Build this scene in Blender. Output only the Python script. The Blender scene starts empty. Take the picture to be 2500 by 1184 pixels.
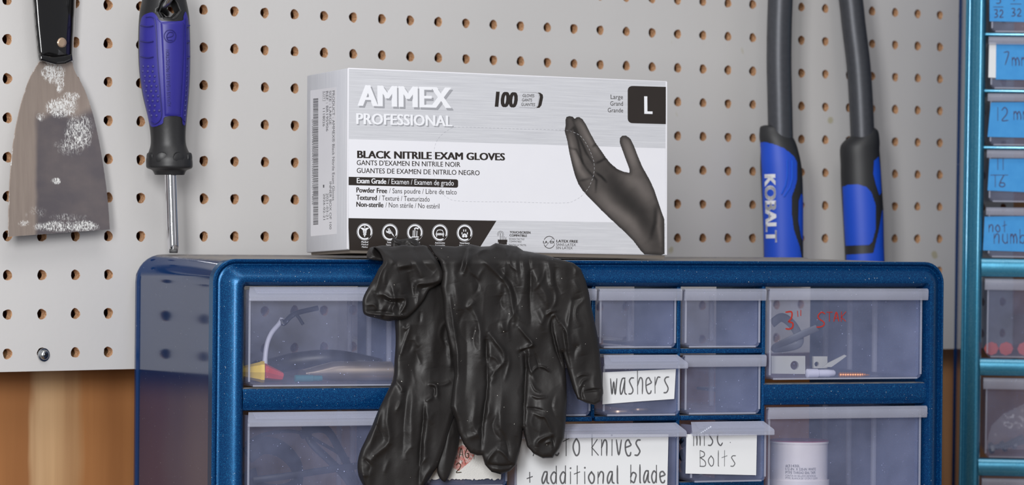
import bpy, math, random
import numpy as np
from mathutils import Matrix, Vector
from mathutils.geometry import tessellate_polygon
random.seed(7); rng = np.random.default_rng(5)
sc = bpy.context.scene
COL = sc.collection
PI = math.pi

# ------------------------------------------------------------------ camera, world, lights, exposure
F = 9000.0; CX, CY = 1250.0, 592.0; CZ = 426.2          # focal length in pixels of the 2500 px frame, camera height (mm)
PITCH, ROLL = -0.0058, 0.006
fwd = np.array([0, math.cos(PITCH), math.sin(PITCH)]); _r = np.array([1.0, 0, 0]); _u = np.cross(_r, fwd)
cr = _r*math.cos(ROLL) + _u*math.sin(ROLL); cu = -_r*math.sin(ROLL) + _u*math.cos(ROLL)
cam_d = bpy.data.cameras.new('camera'); cam = bpy.data.objects.new('camera', cam_d); COL.objects.link(cam)
cam.matrix_world = Matrix(((cr[0], cu[0], -fwd[0], 0), (cr[1], cu[1], -fwd[1], 0), (cr[2], cu[2], -fwd[2], CZ*.001), (0, 0, 0, 1)))
cam_d.sensor_fit = 'HORIZONTAL'; cam_d.sensor_width = 36; cam_d.lens = 36*F/2500
cam_d.clip_start = .05; cam_d.clip_end = 60
cam_d.dof.use_dof = True; cam_d.dof.focus_distance = 2.30; cam_d.dof.aperture_fstop = 19
sc.camera = cam
world = bpy.data.worlds.new('room_light'); sc.world = world; world.use_nodes = True
world.node_tree.nodes['Background'].inputs[0].default_value = (.93, .95, 1, 1)
world.node_tree.nodes['Background'].inputs[1].default_value = .30
def area(name, loc, target, size, power, color=(1, 1, 1)):
    l = bpy.data.lights.new(name, 'AREA'); l.energy = power; l.color = color; l.shape = 'RECTANGLE'; l.size, l.size_y = size
    o = bpy.data.objects.new(name, l); COL.objects.link(o); o.location = loc
    o.rotation_euler = (Vector(target)-Vector(loc)).to_track_quat('-Z', 'Y').to_euler(); return o
area('softbox_lamp', (-.50, .10, .86), (-.1, 2.4, .42), (.36, 1.15), 35)
area('softbox_lamp', (-.02, .05, 1.05), (0, 2.4, .42), (.34, .60), 15)
area('ceiling_lamp', (.2, 1.2, 2.1), (.1, 2.4, .4), (1.2, .8), 12, (1, .98, .96))
sc.view_settings.view_transform = 'Standard'; sc.view_settings.look = 'None'
sc.view_settings.gamma = 1; sc.view_settings.use_curve_mapping = False
sc.view_settings.exposure = -0.07
sc.cycles.use_denoising = True
sc.cycles.max_bounces = 10; sc.cycles.transparent_max_bounces = 40; sc.cycles.transmission_bounces = 6
sc.cycles.diffuse_bounces = 3; sc.cycles.glossy_bounces = 4; sc.cycles.caustics_refractive = False; sc.cycles.caustics_reflective = False

# ------------------------------------------------------------------ frames (rigid poses of the real planes, mm relative to the camera)
def R3(yaw, pit, rol):
    cz, sz = math.cos(yaw), math.sin(yaw); cx, sx = math.cos(pit), math.sin(pit); cy, sy = math.cos(rol), math.sin(rol)
    return np.array([[cz, -sz, 0], [sz, cz, 0], [0, 0, 1]]) @ np.array([[1, 0, 0], [0, cx, -sx], [0, sx, cx]]) @ np.array([[cy, 0, sy], [0, 1, 0], [-sy, 0, cy]])
class Frame:                                             # x right, y away from the viewer, z up
    def __init__(s, R, T):
        s.R = R; s.T = np.array(T, float)
        m = Matrix.Identity(4)
        for i in range(3):
            for j in range(3): m[i][j] = R[i, j]
            m[i][3] = (s.T[i] + (CZ if i == 2 else 0))*.001
        s.m = m
    def loc(s, px, py, d=0.0):                           # where the line of sight meets the local plane y = d
        px = np.asarray(px, float); py = np.asarray(py, float); d = np.asarray(d, float)
        D = fwd + cr*((px-CX)/F)[..., None] - cu*((py-CY)/F)[..., None]
        n = s.R[:, 1]; t = ((s.T@n) + d)/(D@n)
        return (D*t[..., None] - s.T)@s.R
WALL = Frame(R3(.697, -.0065, .0006), (6.067, 2658.116, -11.742))
CAB = Frame(R3(.3624, .0033, .0022), (-183.129, 2262., -24.29))
BOX = Frame(R3(.453, -.0387, .0149), (-104.287, 2330.457, -18.684))
CAB2 = Frame(R3(-.0816, 0, .0085), (343.5, 2800., 145.2))
def view_frame(Z): return Frame(np.eye(3), (0, Z, 0))    # upright frame parallel to the picture, at a tool's real distance
def bow(c, r):                                           # the hardboard is slightly bowed
    t = (np.asarray(c, float)-17)/17; r = np.asarray(r, float)/6
    return -8.7427*t**2 - 2.8876*t**3 + 7.3962*t**4 - .605*t*r + .597*r**2

# ------------------------------------------------------------------ materials
def lin(c):
    return tuple(((v/255)/12.92 if v/255 <= .04045 else ((v/255+.055)/1.055)**2.4) for v in c) + (1,)
MATS = {}
class NT:
    def __init__(s, name):
        s.m = bpy.data.materials.new(name); s.m.use_nodes = True; s.t = s.m.node_tree; s.N = s.t.nodes; s.L = s.t.links
        s.b = s.N['Principled BSDF']; s.out = s.N['Material Output']; MATS[name] = s.m
    def n(s, t, **k):
        x = s.N.new(t)
        for a, v in k.items():
            if a in x.inputs.keys(): x.inputs[a].default_value = v
            else: setattr(x, a, v)
        return x
    def l(s, a, b): s.L.new(a, b)
    def noise(s, scale, detail=3, rough=.5, stretch=None, dist=0):
        tc = s.n('ShaderNodeTexCoord'); no = s.n('ShaderNodeTexNoise'); no.inputs['Scale'].default_value = scale
        no.inputs['Detail'].default_value = detail; no.inputs['Roughness'].default_value = rough; no.inputs['Distortion'].default_value = dist
        src = tc.outputs['Object']
        if stretch:
            mp = s.n('ShaderNodeMapping'); mp.inputs['Scale'].default_value = stretch; s.l(src, mp.inputs[0]); src = mp.outputs[0]
        s.l(src, no.inputs['Vector']); return no.outputs['Fac']
    def ramp(s, fac, stops, interp='LINEAR'):
        r = s.n('ShaderNodeValToRGB'); e = r.color_ramp.elements; r.color_ramp.interpolation = interp
        while len(e) < len(stops): e.new(.5)
        for el, (p, c) in zip(e, stops): el.position = p; el.color = c if len(c) == 4 else tuple(c)+(1,)
        s.l(fac, r.inputs[0]); return r.outputs[0]
    def mix(s, fac, a, b):
        m = s.n('ShaderNodeMix', data_type='RGBA')
        for v, i in ((a, 6), (b, 7)):
            if isinstance(v, tuple): m.inputs[i].default_value = v
            else: s.l(v, m.inputs[i])
        if isinstance(fac, float): m.inputs[0].default_value = fac
        else: s.l(fac, m.inputs[0])
        return m.outputs[2]
    def bump(s, h, strength=.3, dist=.001):
        b = s.n('ShaderNodeBump'); b.inputs['Strength'].default_value = strength; b.inputs['Distance'].default_value = dist
        s.l(h, b.inputs['Height']); s.l(b.outputs[0], s.b.inputs['Normal']); return b
    def set(s, **k):
        for a, v in k.items(): s.b.inputs[a.replace('_', ' ')].default_value = v
        return s
K0, K1 = (0, 0, 0, 1), (1, 1, 1, 1)
def simple(name, c, rough=.5, metal=0., bumpscale=None, bs=.15, var=.08, coat=0., spec=.5):
    t = NT(name); t.set(Roughness=rough, Metallic=metal); t.b.inputs['Specular IOR Level'].default_value = spec
    if coat: t.b.inputs['Coat Weight'].default_value = coat; t.b.inputs['Coat Roughness'].default_value = .08
    L = lin(c); f = t.noise(60, 3)
    a = tuple(v*(1-var) for v in L[:3])+(1,); b = tuple(min(1, v*(1+var)) for v in L[:3])+(1,)
    t.l(t.mix(f, a, b), t.b.inputs['Base Color'])
    if bumpscale: t.bump(t.noise(bumpscale, 4), bs, .0005)
    return t.m

t = NT('grey board paint'); t.set(Roughness=.55)
f = t.noise(9, 5); g = t.mix(f, lin((205, 203, 202)), lin((214, 212, 211)))
s1 = t.noise(38, 1); sp = t.ramp(s1, [(0, K0), (.765, K0), (.79, K1)])
t.l(t.mix(sp, g, lin((190, 184, 160))), t.b.inputs['Base Color']); t.bump(t.noise(260, 4, .6), .12, .0006)
t = NT('hardboard core'); t.set(Roughness=.95)
t.l(t.ramp(t.noise(700, 4, .7), [(.3, lin((150, 106, 72))), (.55, lin((210, 164, 124))), (.75, lin((238, 200, 164)))]), t.b.inputs['Base Color']); t.bump(t.noise(900, 4, .7), .8, .001)
# plywood: tan and rust bands that run down the sheet with wandering edges
t = NT('plywood veneer'); t.set(Roughness=.6)
tc = t.n('ShaderNodeTexCoord'); sx = t.n('ShaderNodeSeparateXYZ'); t.l(tc.outputs['Object'], sx.inputs[0])
nz = t.noise(9, 4, .6, (1, 1, .35)); ma = t.n('ShaderNodeMath', operation='MULTIPLY_ADD'); t.l(nz, ma.inputs[0]); ma.inputs[1].default_value = .05; t.l(sx.outputs[0], ma.inputs[2])
mr = t.n('ShaderNodeMapRange'); t.l(ma.outputs[0], mr.inputs[0]); mr.inputs[1].default_value = -.45; mr.inputs[2].default_value = .55
A, B, C_ = lin((158, 104, 60)), lin((218, 180, 136)), lin((184, 126, 76))
t.l(t.ramp(mr.outputs[0], [(0, A), (.05, C_), (.078, A), (.083, B), (.118, lin((200, 156, 110))), (.124, C_), (.15, A), (.175, C_), (.20, A), (.30, B), (.42, C_), (.52, B), (.62, A), (.74, C_), (.90, A), (.945, C_), (.955, lin((196, 142, 92))), (.965, A), (1, C_)]), t.b.inputs['Base Color'])
base = t.b.inputs['Base Color'].links[0].from_socket
t.l(t.mix(t.ramp(t.noise(70, 4, .6, (1, 1, .03)), [(.35, K0), (.7, (.4, .4, .4, 1))]), base, lin((138, 88, 50))), t.b.inputs['Base Color'])
def navy(name, base, hi, flake=True, rough=.32, metal=.55, dust=.0, top_dust=False, coat=.5):
    t = NT(name); t.set(Roughness=rough, Metallic=metal)
    t.b.inputs['Coat Weight'].default_value = coat; t.b.inputs['Coat Roughness'].default_value = .12
    if flake: t.b.inputs['Specular Tint'].default_value = (.30, .82, 1., 1); t.b.inputs['Specular IOR Level'].default_value = .75; t.bump(t.noise(45, 2), .12, .002)
    c = t.mix(t.ramp(t.noise(2600, 2), [(.52, K0), (.72, K1)]), lin(base), lin(hi)) if flake else t.mix(t.noise(20), lin(base), lin(hi))
    specks = t.ramp(t.noise(900, 1, .5), [(.70+.1*(1-dust), K0), (.74+.1*(1-dust), K1)])
    c = t.mix(specks, c, lin((175, 180, 185)))
    if top_dust:
        ge = t.n('ShaderNodeNewGeometry'); sx = t.n('ShaderNodeSeparateXYZ'); t.l(ge.outputs['Normal'], sx.inputs[0])
        up = t.ramp(sx.outputs[2], [(.9, K0), (.99, K1)]); dn = t.ramp(t.noise(160, 5, .7), [(.3, (.35, .35, .35, 1)), (.6, K1)])
        mu = t.n('ShaderNodeMath', operation='MULTIPLY'); t.l(up, mu.inputs[0]); t.l(dn, mu.inputs[1])
        c = t.mix(mu.outputs[0], c, lin((158, 150, 140)))
        rr = t.n('ShaderNodeMath', operation='MULTIPLY_ADD'); t.l(mu.outputs[0], rr.inputs[0]); rr.inputs[1].default_value = .5; rr.inputs[2].default_value = rough; t.l(rr.outputs[0], t.b.inputs['Roughness'])
    t.l(c, t.b.inputs['Base Color']); return t.m
navy('navy frame plastic', (2, 44, 98), (30, 112, 166), dust=.55, top_dust=True, rough=.34, metal=.35, coat=.12)
navy('navy smooth shell', (16, 46, 90), (20, 52, 98), flake=False, rough=.10, metal=.0, dust=.25, top_dust=True, coat=.0); MATS['navy smooth shell'].node_tree.nodes['Principled BSDF'].inputs['Specular IOR Level'].default_value = .36
navy('pale blue frame plastic', (50, 122, 156), (110, 178, 200), rough=.30, metal=.4, coat=.7)
def frosted(name, c, alpha, rough=.22, specks=True):
    t = NT(name); t.set(Roughness=rough); t.b.inputs['Base Color'].default_value = lin(c); t.b.inputs['Subsurface Weight'].default_value = 0
    tr = t.n('ShaderNodeBsdfTransparent'); tr.inputs[0].default_value = (.985, .985, .995, 1)
    fr = t.n('ShaderNodeLayerWeight'); fr.inputs[0].default_value = .35
    ma = t.n('ShaderNodeMath', operation='MULTIPLY_ADD'); t.l(fr.outputs['Facing'], ma.inputs[0]); ma.inputs[1].default_value = .22; ma.inputs[2].default_value = alpha
    src = ma.outputs[0]
    if specks:
        sp = t.ramp(t.noise(900, 1, .5), [(.775, K0), (.80, K1)]); mx = t.n('ShaderNodeMath', operation='MAXIMUM'); t.l(src, mx.inputs[0]); t.l(sp, mx.inputs[1]); src = mx.outputs[0]
        cl = t.ramp(t.noise(25, 4, .6), [(.35, K0), (.75, (.08, .08, .08, 1))]); ad = t.n('ShaderNodeMath', operation='ADD'); t.l(src, ad.inputs[0]); t.l(cl, ad.inputs[1]); src = ad.outputs[0]
    ms = t.n('ShaderNodeMixShader'); t.l(src, ms.inputs[0]); t.l(tr.outputs[0], ms.inputs[1]); t.l(t.b.outputs[0], ms.inputs[2]); t.l(ms.outputs[0], t.out.inputs[0])
    return t.m
frosted('frosted drawer plastic', (184, 194, 236), .055)
frosted('frosted lip plastic', (196, 200, 218), .30)
frosted('clear bag film', (225, 225, 235), .12, .1, False)
# carton prints
def brushed(name, a, b, stretch):
    t = NT(name); t.set(Roughness=.42, Metallic=.12)
    t.l(t.mix(t.ramp(t.noise(60, 5, .75, stretch), [(.3, K0), (.7, K1)]), lin(a), lin(b)), t.b.inputs['Base Color']); return t.m
brushed('brushed silver print', (196, 197, 203), (224, 225, 230), (.35, 1, 22))
brushed('brushed silver side print', (206, 208, 216), (228, 230, 236), (22, 22, .35))
simple('white carton print', (230, 230, 236), .4, var=.02)
simple('black carton print', (46, 40, 37), .32, var=.1)
simple('ink black', (24, 22, 22), .5); simple('ink grey', (90, 90, 94), .5); simple('shadow grey print', (160, 161, 167), .5)
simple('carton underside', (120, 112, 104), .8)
simple('white paper', (228, 230, 233), .7, bumpscale=300, bs=.05, var=.02)
t = NT('canvas tape'); t.set(Roughness=.9); t.b.inputs['Base Color'].default_value = lin((226, 225, 222)); t.bump(t.noise(1500, 2), .6, .0006)
t = NT('blue masking tape'); t.set(Roughness=.8); t.l(t.mix(t.noise(120, 4, .6), lin((54, 140, 210)), lin((76, 162, 226))), t.b.inputs['Base Color'])
simple('pen grey', (98, 98, 101), .6, var=.6); simple('marker red', (172, 44, 34), .5); simple('marker purple', (52, 40, 84), .6); simple('pen brown', (66, 56, 40), .6)
t = NT('red smudge'); t.set(Roughness=.8); tr = t.n('ShaderNodeBsdfTransparent'); ms = t.n('ShaderNodeMixShader'); t.b.inputs['Base Color'].default_value = lin((226, 120, 108))
t.l(t.ramp(t.noise(300, 4, .7), [(.35, K0), (.70, (.6, .6, .6, 1))]), ms.inputs[0]); t.l(tr.outputs[0], ms.inputs[1]); t.l(t.b.outputs[0], ms.inputs[2]); t.l(ms.outputs[0], t.out.inputs[0])
# black nitrile
t = NT('black nitrile'); t.set(Roughness=.46); t.b.inputs['Specular IOR Level'].default_value = .42
c = t.mix(t.noise(30, 3), lin((28, 26, 26)), lin((35, 32, 31)))
sp = t.ramp(t.noise(620, 1, .5), [(.80, K0), (.815, K1)])
t.l(t.mix(sp, c, lin((185, 182, 175))), t.b.inputs['Base Color'])
t.l(t.ramp(t.noise(25, 4), [(.3, (.46,)*3+(1,)), (.7, (.56,)*3+(1,))]), t.b.inputs['Roughness'])
t.bump(t.noise(1100, 3, .5), .10, .0004)
t = NT('black nitrile rough'); t.set(Roughness=.5); t.b.inputs['Base Color'].default_value = lin((30, 29, 30)); t.bump(t.noise(1400, 2), .7, .0008)
simple('glossy black plastic', (14, 13, 14), .12, coat=.6); simple('black rubber', (34, 34, 36), .45, bumpscale=400, bs=.08); simple('dark cable', (30, 33, 46), .45)
simple('blue rubber', (48, 44, 142), .42, bumpscale=120, bs=.05)
simple('raised blue rubber', (44, 40, 134), .42); simple('dimple blue rubber', (36, 34, 112), .5)
simple('tool blue', (20, 74, 196), .5, var=.04); simple('tool blue relief', (26, 88, 210), .45, var=.04); simple('tool black', (36, 37, 40), .5)
t = NT('dark steel tube'); t.set(Roughness=.42, Metallic=.35); t.l(t.mix(t.noise(300, 3), lin((62, 64, 70)), lin((76, 78, 84))), t.b.inputs['Base Color'])
simple('chrome', (225, 225, 228), .08, 1., var=.02); simple('zinc', (180, 182, 184), .28, 1.); simple('steel', (196, 170, 146), .35, .6); simple('aluminium tube', (206, 188, 168), .30, .85); simple('zinc plate', (196, 196, 190), .5, .3); simple('grey strap', (120, 124, 134), .5)
simple('white lettering', (236, 237, 242), .5, var=.01)
simple('yellow plastic', (238, 200, 60), .4); simple('red plastic', (206, 66, 58), .4); simple('teal plastic', (38, 104, 112), .35); simple('copper', (214, 140, 82), .3, .7)
simple('pink plastic', (200, 96, 92), .5); simple('pale plastic', (214, 214, 232), .4); simple('white plastic', (232, 226, 228), .45); simple('maroon plastic', (140, 52, 84), .45)
simple('bench wood', (150, 116, 80), .6, bumpscale=60); simple('floor grey', (96, 94, 92), .8)
# knife blade: steel with a plaster mask and a painted reflection zone, both stored on the mesh
t = NT('plastered blade'); at = t.n('ShaderNodeVertexColor'); at.layer_name = 'plaster'
sp = t.n('ShaderNodeSeparateColor'); t.l(at.outputs[0], sp.inputs[0])
stl = t.mix(t.noise(50, 4, .6, (6, 1, .5)), lin((164, 148, 138)), lin((196, 180, 168)))
stl = t.mix(sp.outputs[1], stl, lin((116, 110, 114)))  # dark zone of the blade's reflection, painted into the steel colour
fine = t.ramp(t.noise(620, 6, .8, (1.5, 1, .6), 1.2), [(.44, K0), (.54, K1)]); mm = t.n('ShaderNodeMath', operation='MULTIPLY_ADD'); t.l(fine, mm.inputs[0]); t.l(sp.outputs[0], mm.inputs[1]); mm.inputs[2].default_value = 0
mk = t.ramp(mm.outputs[0], [(.36, K0), (.62, K1)]); t.l(t.mix(mk, stl, lin((228, 228, 226))), t.b.inputs['Base Color'])
iv = t.n('ShaderNodeMath', operation='SUBTRACT'); iv.inputs[0].default_value = 1; t.l(mk, iv.inputs[1]); im = t.n('ShaderNodeMath', operation='MULTIPLY'); t.l(iv.outputs[0], im.inputs[0]); im.inputs[1].default_value = .62; t.l(im.outputs[0], t.b.inputs['Metallic'])
t.l(t.ramp(mk, [(0, (.36,)*3), (1, (.8,)*3)]), t.b.inputs['Roughness'])
t = NT('printed photo'); at = t.n('ShaderNodeVertexColor'); at.layer_name = 'ink'; t.l(at.outputs[0], t.b.inputs['Base Color']); t.set(Roughness=.35)

# ------------------------------------------------------------------ mesh helpers (mm in, metres out)
def mesh_obj(name, V, Fc, mats, parent=None, m=None, smooth=True, fm=None, kind=None):
    me = bpy.data.meshes.new(name); V = np.asarray(V, float)*.001
    me.from_pydata(V.tolist(), [], Fc)
    for x in ([mats] if isinstance(mats, str) else mats): me.materials.append(MATS[x])
    if fm is not None: me.polygons.foreach_set('material_index', np.asarray(fm, np.int32))
    if smooth:
        me.polygons.foreach_set('use_smooth', [True]*len(me.polygons))
        if hasattr(me, 'set_sharp_from_angle'): me.set_sharp_from_angle(angle=math.radians(100 if 'nitrile' in str(mats) else 38))
    me.update()
    o = bpy.data.objects.new(name, me); COL.objects.link(o)
    if parent is not None: o.parent = parent
    elif m is not None: o.matrix_world = m
    if kind: o['kind'] = kind
    return o
def tag(o, label, cat, group=None):
    o['label'] = label; o['category'] = cat
    if group: o['group'] = group
    return o
def thing(name, label, cat, m, group=None):
    o = bpy.data.objects.new(name, None); COL.objects.link(o); o.matrix_world = m; o.empty_display_size = .02
    return tag(o, label, cat, group)
class MB:
    def __init__(s): s.v = []; s.f = []; s.fm = []
    def add(s, V, Fc, mi=0):
        b = len(s.v); s.v += [tuple(map(float, p)) for p in V]; s.f += [tuple(i+b for i in q) for q in Fc]; s.fm += [mi]*len(Fc); return s
    def box(s, x0, x1, y0, y1, z0, z1, mi=0, bev=0.):
        if bev <= 0:
            V = [(x, y, z) for x in (x0, x1) for y in (y0, y1) for z in (z0, z1)]
            return s.add(V, [(0, 1, 3, 2), (4, 6, 7, 5), (0, 4, 5, 1), (2, 3, 7, 6), (0, 2, 6, 4), (1, 5, 7, 3)], mi)
        import bmesh
        bm = bmesh.new(); bmesh.ops.create_cube(bm, size=1)
        for v in bm.verts: v.co = Vector(((x0+x1)/2+v.co.x*(x1-x0), (y0+y1)/2+v.co.y*(y1-y0), (z0+z1)/2+v.co.z*(z1-z0)))
        bmesh.ops.bevel(bm, geom=list(bm.edges), offset=bev, segments=2, affect='EDGES', profile=.5)
        bm.verts.index_update(); s.add([v.co[:] for v in bm.verts], [tuple(v.index for v in f.verts) for f in bm.faces], mi); bm.free(); return s
    def rings(s, R, cap0=True, cap1=True, closed=False, mi=0):
        n = len(R[0]); V = [p for r in R for p in r]; Fc = []
        m = len(R)
        for i in range(m if closed else m-1):
            a, b = i*n, ((i+1) % m)*n
            for j in range(n): Fc.append((a+j, a+(j+1) % n, b+(j+1) % n, b+j))
        if not closed:
            if cap0: Fc.append(tuple(range(n))[::-1])
            if cap1: Fc.append(tuple((m-1)*n+j for j in range(n)))
        return s.add(V, Fc, mi)
    def tube(s, pts, rad, n=12, mi=0, flat=1.):
        pts = np.asarray(pts, float); rad = np.broadcast_to(np.asarray(rad, float), (len(pts),))
        T = np.gradient(pts, axis=0); T /= np.linalg.norm(T, axis=1)[:, None]+1e-9
        ref = np.array([0, -1., 0]) if abs(T[0][1]) < .9 else np.array([0, 0, 1.]); R = []
        for p, t_, r in zip(pts, T, rad):
            a = ref - t_*(ref@t_); a /= np.linalg.norm(a)+1e-9; b = np.cross(t_, a); ref = a
            R.append([p + r*(flat*math.cos(2*PI*k/n)*a + math.sin(2*PI*k/n)*b) for k in range(n)])
        return s.rings(R, mi=mi)
    def lathe(s, c, axis, prof, n=24, mi=0, lobes=0, lob=0.):
        c = np.array(c, float); ax = np.array(axis, float); ax /= np.linalg.norm(ax)
        a = np.cross(ax, [0, 1., 0]) if abs(ax[1]) < .9 else np.array([1., 0, 0]); a /= np.linalg.norm(a); b = np.cross(ax, a)
        return s.rings([[c+ax*h+r*(1+lob*math.cos(lobes*2*PI*k/n))*(math.cos(2*PI*k/n)*a+math.sin(2*PI*k/n)*b) for k in range(n)] for h, r in prof], mi=mi)
    def prism(s, poly, y0, y1, mi=0, plane='xz'):        # poly in x,z extruded along y
        P = [(p[0], p[1]) for p in poly]; n = len(P)
        V = [(x, y0, z) for x, z in P]+[(x, y1, z) for x, z in P]
        if plane == 'yz': V = [(y0, x, z) for x, z in P]+[(y1, x, z) for x, z in P]
        tri = tessellate_polygon([[Vector((x, z, 0)) for x, z in P]])
        return s.add(V, [tuple(t_) for t_ in tri]+[tuple(i+n for i in t_)[::-1] for t_ in tri]+[(i, (i+1) % n, n+(i+1) % n, n+i) for i in range(n)], mi)
    def build(s, name, mats, parent=None, m=None, smooth=True, kind=None):
        return mesh_obj(name, s.v, s.f, mats, parent, m, smooth, s.fm, kind)
def smooth_line(P, n=6):
    P = [np.array(p, float) for p in P]
    if len(P) < 3: return P
    Q = [2*P[0]-P[1]]+P+[2*P[-1]-P[-2]]; o = []
    for i in range(1, len(Q)-2):
        for k in range(n):
            t_ = k/n; a, b, c, d = Q[i-1:i+3]
            o.append(.5*((2*b)+(-a+c)*t_+(2*a-5*b+4*c-d)*t_**2+(-a+3*b-3*c+d)*t_**3))
    return o+[P[-1]]
def seg_d(X, Y, poly, closed=True):
    P = np.asarray(poly, float); Q = np.roll(P, -1, 0) if closed else P[1:]; P = P if closed else P[:-1]
    best = np.full(X.shape, 1e18); bx = np.zeros(X.shape); by = np.zeros(X.shape); tt = np.zeros(X.shape); n = len(P)
    for i, (p, q) in enumerate(zip(P, Q)):
        e = q-p; L = e@e+1e-12; t_ = np.clip(((X-p[0])*e[0]+(Y-p[1])*e[1])/L, 0, 1); cx = p[0]+t_*e[0]; cy = p[1]+t_*e[1]
        d = (X-cx)**2+(Y-cy)**2; w = d < best; best[w] = d[w]; bx[w] = cx[w]; by[w] = cy[w]; tt[w] = (i+t_[w])/n
    return np.sqrt(best), bx, by, tt
def inside(X, Y, poly):
    P = np.asarray(poly, float); r = np.zeros(X.shape, bool); j = len(P)-1
    for i in range(len(P)):
        (xi, yi), (xj, yj) = P[i], P[j]
        c = ((yi > Y) != (yj > Y)) & (X < (xj-xi)*(Y-yi)/((yj-yi) if yj != yi else 1e-9)+xi); r ^= c; j = i
    return r
def relief(name, poly, step, frame, dfn, thick, mat, parent=None, attr=None, smooth_poly=False, m=None, backfn=None, ext=None, fmfn=None):
    """A solid with the outline of poly (sighted in the photograph, laid out on the frame), front surface y = dfn(px, py, distance to edge)."""
    if smooth_poly: poly = [tuple(p) for p in smooth_line(list(poly)+[poly[0]], 4)][:-1]
    P = np.asarray(poly, float); x0, y0 = P.min(0)-step*1.5; x1, y1 = P.max(0)+step*1.5
    nx = int((x1-x0)/step)+2; ny = int((y1-y0)/step)+2
    X, Y = np.meshgrid(x0+step*np.arange(nx), y0+step*np.arange(ny))
    I = inside(X, Y, P); D, bx, by, _ = seg_d(X, Y, P)
    snap = (~I & (D < step*.75)) | (I & (D < step*.25))
    X = np.where(snap, bx, X); Y = np.where(snap, by, Y); D = np.where(snap, 0, np.where(I, D, 0)); ok = I | snap; core = I & ~snap
    cell = ok[:-1, :-1] & ok[1:, :-1] & ok[:-1, 1:] & ok[1:, 1:] & (core[:-1, :-1] | core[1:, :-1] | core[:-1, 1:] | core[1:, 1:])
    used = np.zeros(ok.shape, bool)
    used[:-1, :-1] |= cell; used[1:, :-1] |= cell; used[:-1, 1:] |= cell; used[1:, 1:] |= cell
    idx = -np.ones(ok.shape, int); idx[used] = np.arange(used.sum()); n = used.sum()
    fx, fy, fd = X[used], Y[used], D[used]; d = dfn(fx, fy, fd)
    Vf = frame.loc(fx, fy, d)
    if backfn is None: Vb = Vf+np.array([0, 1., 0])*thick
    else: Vb = frame.loc(fx, fy, backfn(fx, fy, fd, d))
    a, b, c, e = idx[:-1, :-1][cell], idx[:-1, 1:][cell], idx[1:, 1:][cell], idx[1:, :-1][cell]
    Q = np.stack([a, e, c, b], 1); Fc = Q.tolist()
    Fb = (Q[:, ::-1]+n).tolist()
    ed = {}
    for q in Fc:
        for i in range(4):
            k = (q[i], q[(i+1) % 4])
            if (k[1], k[0]) in ed: del ed[(k[1], k[0])]
            else: ed[k] = 1
    Fs = [(k[1], k[0], k[0]+n, k[1]+n) for k in ed]
    o = mesh_obj(name, np.vstack([Vf, Vb]), Fc+Fb+Fs, mat, parent, m)
    if attr:
        nm, fn = attr; ca = o.data.color_attributes.new(nm, 'FLOAT_COLOR', 'POINT'); colr = np.ones((2*n, 4)); cc = fn(fx, fy, fd); colr[:n, :3] = cc; colr[n:, :3] = cc
        ca.data.foreach_set('color', colr.ravel().astype(np.float32))
    return o
def flat_poly(name, poly_px, frame, d, mat, parent, th=.06):
    P = [tuple(frame.loc(x, y, d)) for x, y in poly_px]; return MB().prism([(p[0], p[2]) for p in P], d, d+th).build(name, mat, parent, smooth=False)
# value noise for folds
_G = rng.random((64, 64))
def vnoise(x, y):
    xi = np.floor(x).astype(int); yi = np.floor(y).astype(int); fx = x-xi; fy = y-yi; fx = fx*fx*(3-2*fx); fy = fy*fy*(3-2*fy)
    g = lambda a, b: _G[a % 64, b % 64]
    return (g(xi, yi)*(1-fx)+g(xi+1, yi)*fx)*(1-fy)+(g(xi, yi+1)*(1-fx)+g(xi+1, yi+1)*fx)*fy
def fbm(x, y, o=4):
    s_ = 0; a = 1; t_ = 0
    for k in range(o): s_ = s_+a*vnoise(x*2**k+17*k, y*2**k+9*k); t_ += a; a *= .5
    return s_/t_

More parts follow.
